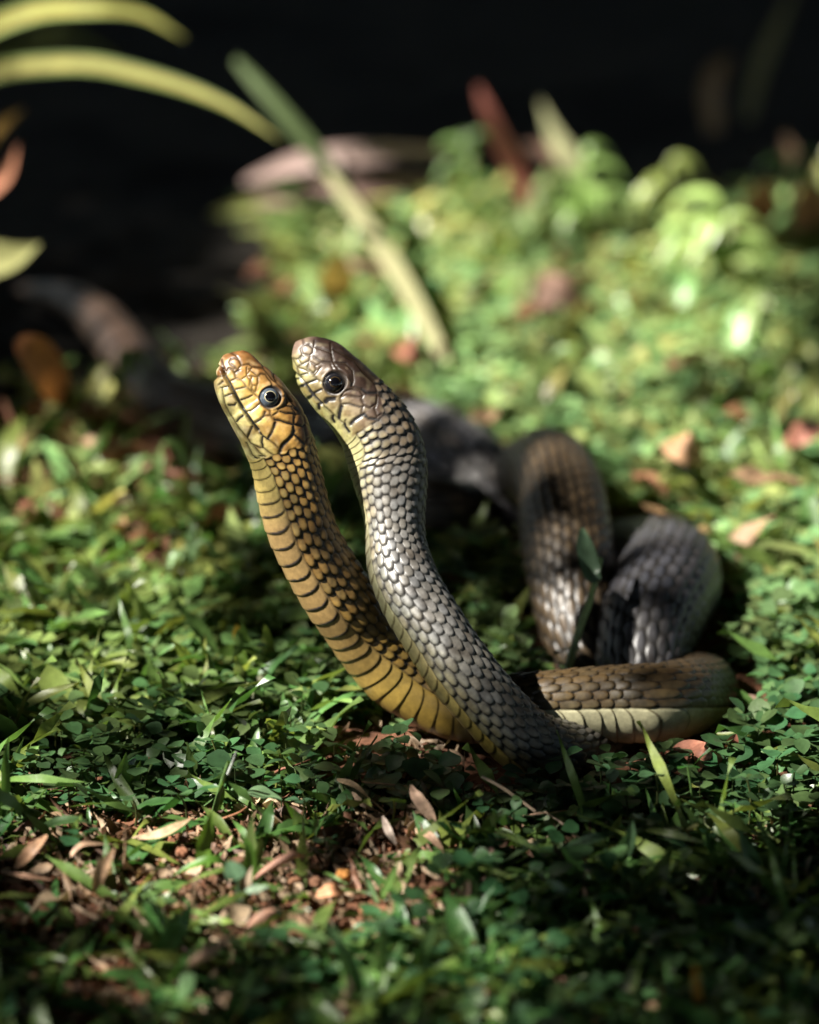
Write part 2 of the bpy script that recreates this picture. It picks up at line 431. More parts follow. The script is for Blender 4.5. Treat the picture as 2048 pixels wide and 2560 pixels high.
seamsY = seams_from(A1, [
 (3.0,1,(300,540),(370,690),(430,810),(490,920),(550,1010),(640,1140),(720,1240)),
 (1.6,1,(150,320),(205,370),(225,430),(300,540)), (1.6,1,(720,1240),(790,1320),(880,1380)),
 (0.8,0,(880,1380),(950,1430),(1030,1510)),
 (0.8,0,(260,420),(300,350),(380,370)), (0.9,0,(320,540),(420,490)),
 (1.2,.9,(400,655),(460,640),(540,620)), (1.2,1,(460,810),(560,780),(640,740)),
 (1.2,1,(550,970),(620,960),(690,910),(745,860)), (2.0,1,(660,1140),(750,1090),(800,1040),(825,980)),
 (2.2,1,(860,1370),(910,1290),(950,1200),(970,1130)),
 (3.3,1,(1030,1600),(1040,1520),(1080,1450),(1160,1380),(1220,1310),(1240,1250)),
 (1.8,1,(1240,1260),(1230,1160),(1120,1130),(1040,1100),(960,1090)),
 (2.0,1,(1240,1300),(1300,1350),(1350,1400),(1390,1440)),
 (1.6,1,(1030,1630),(1150,1690)), (2.2,1,(1180,1610),(1260,1640),(1340,1655)),
 (0.8,0,(400,490),(500,530),(560,620),(650,700),(740,780)), (0.8,0,(740,860),(800,900),(890,960),(900,1030),(830,1030)),
 (0.8,0,(900,1030),(950,1080),(970,1130)),
 (0.8,0,(960,1080),(930,1030),(1000,990),(1020,940),(1120,890),(1200,910),(1250,980),(1260,1010)),
 (1.2,.9,(1040,970),(1130,1000),(1190,1000)), (0.8,0,(1190,1000),(1250,1015)),
 (0.9,0,(1240,1010),(1240,1160)), (0.8,0,(1250,1060),(1270,1010),(1330,1000),(1380,1060),(1390,1130)),
 (1.8,1,(1260,1160),(1360,1190),(1395,1140)), (1.0,0,(1380,1200),(1400,1280),(1410,1380),(1390,1440)),
 (1.0,0,(1400,1460),(1410,1560),(1380,1640)), (1.0,0,(1480,1480),(1490,1560),(1450,1650)),
 (0.9,0,(1390,1130),(1450,1180),(1490,1280),(1480,1400)), (0.9,0,(1410,1350),(1500,1320)), (0.9,0,(1410,1460),(1480,1480),(1540,1490)),
 (0.8,0,(720,450),(720,560),(700,620),(690,680)), (0.9,0,(640,460),(620,520),(640,600),(630,660),(680,690)),
 (0.9,0,(560,460),(610,520),(600,600)), (0.8,0,(500,500),(560,460),(640,460),(720,470),(760,430),(830,440),(900,540),(910,600)),
 (0.7,0,(640,590),(700,600)), (0.9,0,(310,260),(340,210),(390,200),(450,230),(480,310),(430,370),(330,290),(310,260)),
 (0.9,0,(400,160),(440,210),(490,310)), (0.8,0,(400,160),(300,110)), (0.9,0,(200,230),(220,330),(260,400)),
 (0.9,0,(370,380),(400,480)), (0.8,0,(480,310),(590,290)), (0.8,0,(560,340),(560,460)), (1.9,.9,(395,405),(450,375)),
 (0.8,0,(560,450),(640,330),(590,290)), (0.9,0,(640,330),(800,350),(900,480),(1000,600),(1130,760),(1250,900),(1380,1020)),
 (0.8,0,(590,360),(700,450)), (0.8,0,(1040,770),(1110,760),(1130,850),(1080,900),(1010,940)),
 (3.0,.9,(1250,920),(1300,960),(1370,1010)), (0.8,0,(800,350),(760,230)), (0.8,0,(1000,600),(930,430)),
 (1.0,0,(205,640),(220,740),(240,850),(300,980),(390,1120),(460,1230),(560,1340),(620,1430),(740,1490),(800,1500)),
 (0.8,0,(140,470),(230,460)), (1.0,.9,(160,585),(215,540)), (1.1,1,(190,630),(290,610)), (1.2,1,(245,750),(350,715)),
 (1.5,1,(300,880),(380,880),(410,850)), (2.0,1,(415,1115),(450,1070),(505,1030)), (1.8,1,(570,1340),(600,1270),(640,1190)),
 (2.2,1,(790,1480),(775,1400),(790,1320)), (1.0,0,(800,1490),(880,1560),(980,1620),(1030,1630)),
 (0.9,0,(640,1440),(740,1560),(860,1650)), (1.2,.9,(860,1650),(910,1670)), (1.2,.9,(670,1630),(720,1650)),
 (0.9,0,(560,1420),(640,1600),(720,1650)), (1.2,.9,(750,1610),(790,1610)), (0.9,0,(740,1640),(820,1750),(900,1800)),
 (0.9,0,(820,1620),(920,1760),(1050,1780),(1140,1760)), (0.9,0,(930,1640),(1030,1760)), (1.6,1,(900,1800),(1000,1790),(1060,1800)),
])
seamsG = seams_from(B1, [
 (1.3,.8,(100,440),(130,480),(180,520),(240,590)), (2.6,1,(240,590),(300,680),(360,750),(430,820)), (1.2,.5,(430,820),(500,880),(590,960),(640,1000)),
 (1.3,.9,(145,530),(180,530)), (2.6,1,(190,620),(240,600)), (3.0,1,(285,750),(340,700)), (3.0,1,(400,870),(395,820),(430,810)),
 (2.8,1,(570,1020),(550,980),(560,950)), (2.4,1,(740,1130),(700,1080),(690,1040)),
 (1.2,.9,(190,490),(270,470)), (1.8,1,(240,590),(370,545)), (1.9,1,(320,705),(430,650)), (5.2,1,(475,790),(495,765),(565,760)),
 (4.0,1,(625,975),(630,920),(655,845)), (3.6,1,(760,1045),(800,1000),(880,950),(910,935)), (2.4,1,(910,935),(960,980),(1050,990)),
 (1.2,.7,(650,820),(740,815),(860,850),(900,850)), (2.0,1,(840,1150),(900,1140),(940,1180)), (2.0,1,(880,650),(940,692),(1050,690)),
 (0.8,0,(150,410),(180,500),(210,510)), (0.8,0,(150,400),(260,440),(340,480),(380,540),(440,570)),
 (0.9,0,(640,760),(650,735),(690,670),(780,650),(860,660),(900,720),(870,740),(700,720),(640,750)), (0.8,0,(640,750),(650,820)),
 (0.9,0,(900,720),(880,760),(910,830),(980,860),(1050,820),(1060,720),(1050,690)), (0.9,0,(910,830),(890,870),(880,940)),
 (0.9,0,(1050,820),(1030,870),(1060,960),(1050,990)), (0.9,0,(1060,960),(1200,880),(1190,780),(1080,720)),
 (0.8,0,(350,100),(340,170),(330,230)), (0.8,0,(340,170),(440,200),(540,240),(530,130)),
 (0.8,0,(540,240),(560,350),(700,360),(780,440),(790,560),(770,620),(880,650)), (0.8,0,(560,200),(800,330),(900,460),(1050,600),(1060,690)),
 (0.8,0,(560,350),(620,440),(700,500),(770,560)), (0.8,0,(195,190),(230,145),(290,145),(335,190),(330,240),(290,268),(215,250),(195,190)),
 (0.9,0,(190,190),(210,260),(160,310),(100,300)), (0.9,0,(160,310),(200,370),(290,330),(300,270)), (0.9,0,(150,400),(100,300)), (0.9,0,(200,370),(150,400)),
 (0.9,0,(290,330),(270,420),(340,470),(370,430),(350,370),(300,340)), (0.8,0,(360,380),(400,370),(420,400),(400,430),(370,430)),
 (0.8,0,(300,260),(420,340),(530,350),(560,440)), (0.8,0,(345,500),(400,430)), (1.7,.8,(175,300),(215,275)),
 (0.8,0,(210,80),(230,145)), (0.9,0,(1060,1000),(1110,1060),(1090,1150)), (0.7,0,(450,600),(500,700),(590,740)), (0.9,0,(700,1000),(690,1040),(620,990)),
])

# ---- the yellow snake
Y = [dict(V=(546,902), D=(570,876), d=1.752, w=.8, n=2.3), dict(V=(541,912), D=(584,879), d=1.752, w=.8, n=2.3),
 dict(V=(537,925), D=(603,884), d=1.752, w=.74, n=2.4), dict(V=(535,945), D=(632,893), d=1.752, w=.68, n=2.5),
 dict(V=(538,975), D=(660,919), d=1.752, w=.66, n=2.5), dict(V=(547,1002), D=(686,944), d=1.752, w=.68, n=2.5),
 dict(V=(562,1030), D=(712,969), d=1.753, w=.72, n=2.4), dict(V=(578,1058), D=(738,1005), d=1.753, w=.76, n=2.4),
 dict(V=(595,1086), D=(762,1040), d=1.754, w=.78, n=2.3), dict(V=(608,1114), D=(778,1078), d=1.755, w=.80, n=2.2),
 dict(V=(620,1142), D=(789,1115), d=1.756, w=.80, n=2.1), dict(V=(630,1170), D=(797,1156), d=1.757, w=.82, roll=6), dict(V=(637,1203), D=(806,1197), d=1.758, w=.85, roll=12),
 dict(V=(647,1243), D=(814,1234), d=1.76, w=.9, roll=16), dict(V=(662,1304), D=(827,1286), d=1.762, roll=18), dict(V=(684,1366), D=(846,1336), d=1.765, roll=18),
 dict(V=(712,1424), D=(874,1382), d=1.768, roll=20), dict(V=(745,1487), D=(906,1437), d=1.772, roll=22), dict(V=(780,1544), D=(942,1482), d=1.776, roll=25),
 dict(V=(820,1606), D=(980,1530), d=1.782, roll=30), dict(V=(858,1661), D=(1014,1575), d=1.786, roll=36), dict(V=(895,1705), D=(1047,1608), d=1.7885, roll=40),
 dict(V=(943,1752), D=(1080,1648), d=1.790, roll=42), dict(V=(1010,1797), D=(1120,1678), d=1.790, roll=40),
 dict(c=(1150,1772), r=80, z=.0115, h=(.3,1,0), roll=36), dict(c=(1270,1772), r=86, z=.0125, h=(0,1,0), roll=30),
 dict(c=(1400,1766), r=90, z=.0135, h=(0,1,0), roll=27), dict(c=(1530,1760), r=93, z=.0135, h=(0,1,0), roll=26),
 dict(c=(1650,1757), r=96, z=.0135, h=(0,1,0), roll=24), dict(c=(1728,1742), r=94, d=1.815, h=(.1,1,0), roll=20),
 dict(c=(1754,1722), r=90, d=1.845, h=(.1,1,0), roll=10), dict(c=(1690,1722), r=84, d=1.865, h=(0,1,.1), roll=0),
 dict(c=(1560,1735), r=86, d=1.87, h=(0,1,.4), roll=0), dict(c=(1482,1690), r=94, d=1.868, h=(-.2,.6,1), roll=0),
 dict(c=(1440,1530), r=108, d=1.878, h=(.15,0,1), roll=0), dict(c=(1422,1390), r=116, d=1.90, h=(.15,0,1), roll=0),
 dict(c=(1406,1270), r=112, d=1.93, h=(.1,.2,1), roll=0), dict(c=(1385,1190), r=108, d=1.97, h=(.1,.8,.7), roll=0),
 dict(c=(1345,1185), r=106, d=2.03, h=(.1,1,0), roll=0), dict(c=(1290,1240), r=104, d=2.075, h=(-.3,.8,-.5), roll=0),
 dict(c=(1230,1310), r=100, d=2.11, h=(0,.8,-.5), roll=0), dict(c=(1120,1290), r=88, z=.012, h=(0,1,0), roll=0),
 dict(c=(1010,1255), r=70, z=.01, h=(0,1,0), roll=0), dict(c=(930,1235), r=45, z=.006, h=(0,1,0), roll=0), dict(c=(890,1225), r=15, z=.003, h=(0,1,0), roll=0)]
YS = dict(nodes=Y, seams=seamsY, deep=[([A1(130,320),A1(205,372),A1(225,430)], 1.5, .0016), ([A1(225,430),A1(370,690),A1(550,1010),A1(720,1240)], 2.0, .0010)],
 dors=(.79,-.62), pale=(.62,.52,.30), eye=(*A1(890,770), 26), thead=9.75, tshift=0.15, cap=.0035, snout=(.003, .013), csnout=(.14,.06,.016),
 step=lambda i: .00022 if i < 11 else (.0004 if i < 24 else (.00038 if i < 30 else .0012)),
 hcols=[(0,(.46,.42,.18)),(.3,(.54,.44,.17)),(.45,(.46,.31,.085)),(.7,(.38,.21,.05)),(.88,(.22,.115,.035)),(1,(.13,.07,.03))],
 Ls=[(0,3.2),(10,3.4),(12,4.4),(14,5.8),(17,6.4),(24,6.6),(30,7),(36,8),(44,6)],
 sx=[(0,.50),(12,.48),(15,.52),(22,.53),(27,.55),(30,.5),(33,.43),(44,.45)], sy=[(0,.47),(11,.48),(13,.47),(16,.48),(24,.53),(28,.54),(34,.45),(44,.5)],
 amp=[(0,1.1),(12,1.2),(16,1.2),(24,.95),(44,1.1)],
 cbase=[(0,(.36,.23,.07)),(12,(.34,.215,.065)),(14,(.25,.15,.045)),(17,(.19,.112,.035)),(20,(.17,.105,.026)),(23.5,(.14,.09,.03)),(24.5,(.08,.05,.02)),(26,(.045,.030,.013)),(30,(.045,.03,.015)),(31,(.04,.028,.015)),(34,(.062,.042,.022)),(44,(.06,.045,.03))],  # brown coil and rear loops darkened further to paint them in shade
 cedge=[(0,(.20,.10,.02)),(12,(.16,.08,.018)),(17,(.07,.037,.010)),(20,(.06,.034,.008)),(24,(.05,.03,.01)),(30,(.03,.02,.01)),(44,(.03,.02,.012))],
 cflank=[(0,(.46,.35,.13)),(12,(.42,.31,.10)),(15,(.26,.165,.055)),(20,(.23,.145,.03)),(24,(.09,.058,.02)),(26,(.06,.045,.02)),(28,(.055,.043,.02)),(32,(.05,.038,.02)),(44,(.12,.1,.06))],  # coil flank darkened the same way for shade
 cskin=[(0,(.01,.008,.006)),(44,(.01,.008,.006))],
 cbelly=[(0,(.40,.34,.12)),(12,(.40,.31,.10)),(14,(.22,.145,.06)),(18,(.205,.132,.05)),(20,(.20,.132,.036)),(21.5,(.20,.135,.03)),(23,(.19,.125,.025)),(24,(.17,.11,.02)),(25,(.30,.28,.18)),(28,(.33,.31,.19)),(29.5,(.26,.22,.07)),(44,(.3,.27,.15))],
 tier=[(0,.1),(12,.2),(14,.45),(23,.5),(28,.1),(44,0)],
 bar=[(0,0),(12,0),(13,.9),(18,.95),(19,.6),(20,.3),(21,0),(44,0)],
 m_eye=eyemat('eye_blue_grey', (.05,.065,.085)), m_iris=eyemat('iris_cream', (.24,.22,.15)), iris=.62, pupil=.50,
 label='yellow gold snake rearing on the left, with black bars across its belly plates')
snY = build_snake(YS)
tag(snY['root'])

# ---- the grey snake
Gn = [dict(V=(727,866), D=(750,846), d=1.772, w=.8, n=2.3), dict(V=(725,880), D=(768,846), d=1.772, w=.8, n=2.3),
 dict(V=(726,900), D=(796,850), d=1.772, w=.74, n=2.4), dict(V=(731,928), D=(828,857), d=1.772, w=.68, n=2.5),
 dict(V=(741,955), D=(860,872), d=1.772, w=.68, n=2.5), dict(V=(757,981), D=(888,897), d=1.772, w=.70, n=2.5),
 dict(V=(776,1006), D=(920,926), d=1.772, w=.74, n=2.4), dict(V=(798,1029), D=(950,957), d=1.772, w=.78, n=2.3),
 dict(V=(820,1054), D=(980,986), d=1.772, w=.80, n=2.3), dict(V=(838,1080), D=(1008,1018), d=1.772, w=.82, n=2.2),
 dict(V=(852,1105), D=(1034,1054), d=1.772, w=.82), dict(V=(863,1137), D=(1054,1098), d=1.772, w=.82),
 dict(V=(873,1172), D=(1065,1150), d=1.772, w=.84, roll=-16), dict(V=(887,1215), D=(1067,1207), d=1.771, w=.9, roll=-28), dict(V=(903,1261), D=(1062,1262), d=1.77, roll=-32),
 dict(V=(911,1307), D=(1060,1312), d=1.769, roll=-32), dict(V=(915,1360), D=(1064,1360), d=1.768, roll=-30), dict(V=(920,1411), D=(1076,1400), d=1.766, roll=-27),
 dict(V=(932,1470), D=(1091,1440), d=1.764, roll=-23), dict(V=(953,1524), D=(1114,1482), d=1.762, roll=-19), dict(V=(982,1568), D=(1141,1520), d=1.76, roll=-14),
 dict(V=(1008,1612), D=(1166,1553), d=1.759, roll=-12), dict(V=(1037,1660), D=(1192,1592), d=1.758, roll=-11), dict(V=(1067,1706), D=(1218,1630), d=1.757, roll=-10),
 dict(V=(1103,1752), D=(1250,1672), d=1.757, roll=-10), dict(V=(1143,1798), D=(1288,1716), d=1.758, roll=-10), dict(V=(1188,1848), D=(1330,1760), d=1.76, roll=-10),
 dict(V=(1245,1900), D=(1378,1800), d=1.764, roll=-5), dict(c=(1400,1885), r=84, d=1.775, h=(.3,1,0), roll=-8),
 dict(c=(1500,1880), r=86, d=1.80, h=(0,1,0), roll=0), dict(c=(1585,1835), r=90, d=1.835, h=(0,1,0)),
 dict(c=(1605,1765), r=100, d=1.838, h=(-.2,1,.8)), dict(c=(1600,1655), r=118, d=1.845, h=(-.35,.2,1)),
 dict(c=(1632,1540), r=130, d=1.865, h=(-.3,.2,1)), dict(c=(1668,1460), r=136, d=1.897, h=(-.1,.5,.9)),
 dict(c=(1668,1425), r=130, d=1.945, h=(.1,1,.5)), dict(c=(1600,1420), r=124, d=2.0, h=(.1,1,0)),
 dict(c=(1490,1425), r=124, d=2.025, h=(0,1,0), roll=-8), dict(c=(1370,1400), r=130, d=2.04, h=(.3,1,0), roll=-16),
 dict(c=(1260,1310), r=138, d=2.05, h=(.5,1,0), roll=-22), dict(c=(1160,1215), r=142, d=2.07, h=(.5,1,0), roll=-22),
 dict(c=(1070,1140), r=138, d=2.10, h=(.3,1,0), roll=-20), dict(c=(960,1110), r=128, d=2.15, h=(.1,1,0), roll=-10),
 dict(c=(850,1100), r=112, d=2.20, h=(0,1,0)), dict(c=(740,1085), r=96, z=.017, h=(0,1,0)), dict(c=(600,1065), r=84, z=.015, h=(0,1,0)),
 dict(c=(460,1030), r=74, z=.013, h=(.2,1,0)), dict(c=(370,960), r=66, z=.012, h=(.4,1,0)), dict(c=(300,860), r=60, z=.014, h=(.5,1,0)),
 dict(c=(235,785), r=50, z=.016, h=(.6,1,0)), dict(c=(160,740), r=36, z=.014, h=(.3,1,0)), dict(c=(90,725), r=20, z=.008, h=(0,1,0)), dict(c=(40,722), r=6, z=.003, h=(0,1,0))]
GS = dict(nodes=Gn, seams=seamsG, deep=[([B1(100,440),B1(180,520),B1(240,590),B1(360,750),B1(430,820)], 1.5, .0007)],
 dors=(.6,-.8), pale=(.24,.20,.12), eye=(*B1(575,580), 28), thead=9.35, tshift=-1.9, cap=.004, snout=(.001, .006), csnout=(.12,.078,.058),
 step=lambda i: .00022 if i < 12 else (.0004 if i < 28 else (.0008 if i < 37 else .0016)),
 hcols=[(0,(.28,.27,.10)),(.25,(.25,.215,.105)),(.42,(.165,.12,.072)),(.56,(.075,.05,.035)),(.70,(.042,.025,.018)),(1,(.024,.015,.012))],  # brown head top, darkened further for the partial shade on it
 Ls=[(0,3.3),(11,3.6),(13,3.8),(16,4.8),(19,5.2),(24,5.8),(28,6),(33,7.5),(40,8.5),(52,5)],
 sx=[(0,.55),(13,.55),(17,.54),(22,.54),(27,.52),(30,.47),(36,.43),(52,.48)], sy=[(0,.40),(10,.40),(12,.46),(15,.52),(19,.55),(24,.54),(27,.50),(33,.46),(52,.5)],
 amp=[(0,1.2),(12,1.2),(16,1.1),(24,1.15),(33,1.1),(38,.5),(52,.7)],
 cbase=[(0,(.10,.066,.045)),(11,(.125,.095,.06)),(12.2,(.16,.145,.125)),(13,(.165,.16,.15)),(17,(.11,.105,.098)),(20,(.105,.10,.094)),(25,(.095,.09,.078)),(28,(.06,.055,.045)),(30,(.035,.034,.036)),(33,(.034,.034,.040)),(35.5,(.045,.042,.044)),(37,(.17,.165,.17)),(39,(.23,.225,.23)),(43,(.20,.19,.19)),(45,(.07,.06,.055)),(47,(.075,.042,.027)),(52,(.07,.04,.025))],  # rear loops darkened for shade; far body lightened to make up for shade
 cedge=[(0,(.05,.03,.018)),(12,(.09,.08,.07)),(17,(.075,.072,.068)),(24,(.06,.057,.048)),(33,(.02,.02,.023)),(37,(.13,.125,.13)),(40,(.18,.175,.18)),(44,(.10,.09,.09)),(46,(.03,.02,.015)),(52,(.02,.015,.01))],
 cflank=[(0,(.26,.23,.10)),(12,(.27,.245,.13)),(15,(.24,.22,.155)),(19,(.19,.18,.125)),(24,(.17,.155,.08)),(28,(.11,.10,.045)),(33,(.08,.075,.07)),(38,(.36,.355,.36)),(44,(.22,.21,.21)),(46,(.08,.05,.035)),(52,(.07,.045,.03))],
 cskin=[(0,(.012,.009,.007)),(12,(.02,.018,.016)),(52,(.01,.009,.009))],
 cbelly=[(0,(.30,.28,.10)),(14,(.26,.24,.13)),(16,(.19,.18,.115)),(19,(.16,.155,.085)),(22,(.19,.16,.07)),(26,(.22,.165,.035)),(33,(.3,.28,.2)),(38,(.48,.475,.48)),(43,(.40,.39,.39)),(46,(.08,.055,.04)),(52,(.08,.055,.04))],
 tier=[(0,.6),(12,.55),(15,.2),(30,.1),(52,0)],
 bar=[(0,0),(52,0)],
 m_eye=eyemat('eye_black', (.008,.008,.010)), m_iris=eyemat('iris_brown', (.035,.022,.008)), iris=.52, pupil=.43,
 label='grey snake with brown head rearing right of the yellow snake, pale silvery neck scales')
snG = build_snake(GS)

# ------------------------------------------------------------------ vegetation helpers
def leaf_template(rows, cols, wf, fold=0.12, bend=0.0, notch=0.0, wave=0.0, seed=0):
    """unit leaf along +Y, width along X; returns verts (n,3), faces"""
    u = np.linspace(0, 1, rows)[:, None]; c = np.linspace(-1, 1, cols)[None, :]
    w = wf(u) * 0.5
    x = w * c; y = u - notch * (1 - np.abs(c)) * sst(0.8, 1, u) + 0 * c
    z = fold * np.abs(x) - bend * u ** 2 + wave * np.sin(u * 9 + seed + c * 1.5) * 0.06
    y = y * (1 - 0.25 * abs(bend) * u)
    return np.stack([x, y, z + 0 * c], -1).reshape(-1, 3), grid_faces(rows, cols)

def frames(n, az, el, roll):
    """rotation matrices: local +Y along (az, el), then roll round Y"""
    Yv = np.stack([np.cos(el) * np.cos(az), np.cos(el) * np.sin(az), np.sin(el)], -1)
    Xv = np.stack([np.sin(az), -np.cos(az), 0 * az], -1)
    Zv = np.cross(Xv, Yv)
    X2 = Xv * np.cos(roll)[:, None] + Zv * np.sin(roll)[:, None]
    Z2 = np.cross(X2, Yv)
    return np.stack([X2, Yv, Z2], -1)

def scatter(tmpl, Rm, scl, pos, col, colvar=0.0):
    v, f = tmpl
    n = len(pos)
    scl = np.asarray(scl, float)
    if scl.ndim == 1: scl = np.repeat(scl[:, None], 3, 1)
    V = np.einsum('nij,nkj->nki', Rm, v[None] * scl[:, None]) + pos[:, None]
    F = f[None] + (np.arange(n) * len(v))[:, None, None]
    Cc = np.repeat(col[:, None], len(v), 1)
    if colvar:
        t = np.linspace(0, 1, len(v))[None, :, None]
        Cc = Cc * (1 + colvar * (t - 0.5))
    return V.reshape(-1, 3), F.reshape(-1, f.shape[1]), Cc.reshape(-1, 3)

def join(parts):
    vs_, fs_, cs_, o = [], [], [], 0
    for v, f, c in parts:
        vs_.append(v); fs_.append(f + o); cs_.append(c); o += len(v)
    return np.vstack(vs_), np.vstack(fs_), np.vstack(cs_)

obov = lambda u: np.sin(np.pi * np.clip(u, 0, 1) ** 1.35) ** 0.62
blade_w = lambda u: np.clip((1 - u ** 3.0), 0, 1) * (0.55 + 0.45 * np.sin(np.pi * (u * 0.8 + 0.1)))
lance_w = lambda u: np.sin(np.pi * np.clip(u, 0, 1) ** 0.8) ** 0.9
T_OB = [leaf_template(6, 3, lambda u: 0.92 * obov(u), 0.22, b, 0.08) for b in (0.0, 0.15, 0.3)]
T_OB_S = [leaf_template(4, 3, lambda u: 0.92 * obov(u * 0.96 + 0.02), 0.2, 0.1)]
T_BL = [leaf_template(8, 3, lambda u: 0.16 * blade_w(u), 0.5, b, 0, 0.5, sd) for b, sd in ((0.15, 0), (0.45, 2), (0.8, 4), (0.3, 1))]
T_THIN = [leaf_template(7, 2, lambda u: 0.07 * blade_w(u), 0.0, b, 0, 0.8, sd) for b, sd in ((0.2, 0), (0.7, 2), (1.1, 4))]
T_BLW = [leaf_template(8, 3, lambda u: 0.27 * blade_w(u), 0.35, b, 0, 0.6, sd) for b, sd in ((0.15, 0), (0.45, 2), (0.7, 4))]
T_LA = [leaf_template(6, 3, lambda u: 0.3 * lance_w(u), 0.6, b, 0, 1.4, sd) for b, sd in ((0.1, 0), (0.5, 2), (-0.4, 4), (0.9, 1))]
T_DRY = [leaf_template(6, 3, lambda u: 0.13 * lance_w(u), -1.2, b, 0, 2.5, sd) for b, sd in ((0.1, 0), (0.6, 2), (-0.4, 4), (0.2, 1.3))]

# footprint of the resting coils, kept clear of plants
foot = []
for sn_ in (snY, snG):
    low = (sn_['C'][:, 2] - sn_['r']) < 0.035
    foot.append(np.column_stack([sn_['C'][low][::12], sn_['r'][low][::12]]))
foot = np.vstack(foot)
def clear_of_snakes(x, y, ztop, margin=0.002):
    ok = np.ones(len(x), bool)
    for i in range(0, len(x), 4000):
        sl_ = slice(i, i + 4000)
        d = np.hypot(x[sl_, None] - foot[None, :, 0], y[sl_, None] - foot[None, :, 1])
        zb = foot[None, :, 2] - foot[None, :, 3]
        bad = (d < foot[None, :, 3] * 0.95 + margin) & (zb < ztop[sl_, None])
        ok[sl_] = ~bad.any(1)
    return ok

def region(n, y0, y1, wide=1.25):
    """random ground points seen in the photo between image heights y0 (far) and y1 (near), a margin either side"""
    ya, yb = G(1024, y1)[1], G(1024, y0)[1]
    y = R.uniform(ya, yb, n * 2)
    dd = (y + 1.75) * CP + CAM_H * SP
    hw = dd * 1024 * KPX * wide
    keep = R.uniform(0, 1, n * 2) < hw / hw.max()
    y, hw = y[keep][:n], hw[keep][:n]
    return R.uniform(-1, 1, len(y)) * hw, y

# ------------------------------------------------------------------ ground cover (uncountable)
def clovers(n, y0, y1, size, hmax, col, tm, dens=None):
    x, y = region(n, y0, y1)
    z0 = gz(x, y)
    px, py, _ = PIX(np.stack([x, y, z0], -1))
    keep = (R.uniform(0, 1, len(x)) > sst(.12, .5, np.where(py < 1600, soil_low(px, py), np.maximum(soil_mask(px, py), soil_mask(px, py - 70) * .9))) * 0.97) & (R.uniform(0, 1, len(x)) > shade_zone(px, py))
    pt = vnoise(np.stack([x, y, x * 0], -1), 22.0)
    keep &= R.uniform(0, 1, len(x)) < (0.2 + 1.4 * pt)
    if dens is not None: keep &= R.uniform(0, 1, len(x)) < dens(px, py)
    x, y, z0 = x[keep], y[keep], z0[keep]
    h = R.uniform(0.002, 1, len(x)) ** 1.1 * hmax + 0.002
    ok = clear_of_snakes(x, y + .006, h + 0.004, 0.009)
    x, y, z0, h = x[ok], y[ok], z0[ok], h[ok]
    n = len(x); parts = []
    az0 = R.uniform(0, 2 * np.pi, n); tiltx = R.normal(0, 0.28, n)
    sz = size * R.uniform(0.45, 1.0, n) * (.8 + .6 * vnoise(np.stack([x, y, x * 0], -1), 30.0))
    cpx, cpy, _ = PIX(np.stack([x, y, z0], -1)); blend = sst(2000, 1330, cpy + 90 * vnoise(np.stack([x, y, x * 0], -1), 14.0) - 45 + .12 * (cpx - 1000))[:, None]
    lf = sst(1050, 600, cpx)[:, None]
    base = (np.array(CL)[None] * (1 - blend) + (np.array(YG)[None] * (1 - lf) + np.array([[.14, .19, .05]]) * lf) * blend) * R.uniform(0.5, 1.4, n)[:, None] * (1 + R.uniform(-0.3, 0.28, n)[:, None] * np.array([1.0, 0, -0.3]))  # sunlit yellow-green behind and shaded green in front, put into the colour
    pos = np.stack([x, y, z0 + h], -1)
    for q in range(3):
        az = az0 + q * 2.09 + R.normal(0, 0.12, n)
        el = R.normal(0.12, 0.25, n) + tiltx * np.cos(az)
        Rm = frames(n, az, el, R.normal(0, 0.25, n))
        t = tm[q % len(tm)]
        parts.append(scatter(t, Rm, sz * R.uniform(0.85, 1.1, n), pos + Rm[:, :, 1] * 0.0008, base * R.uniform(0.85, 1.15, n)[:, None]))
    sv = np.array([[0.5, 0, 0], [-0.25, .43, 0], [-.25, -.43, 0], [0.4, 0, -1], [-0.2, .35, -1], [-.2, -.35, -1]])
    sf = np.array([[0, 1, 4, 3], [1, 2, 5, 4], [2, 0, 3, 5]])
    I = np.repeat(np.eye(3)[None], n, 0)
    parts.append(scatter((sv, sf), I, np.stack([np.full(n, 7e-4), np.full(n, 7e-4), h + 0.004], -1), pos, base * np.array([1.3, 0.8, 0.7])))
    return parts

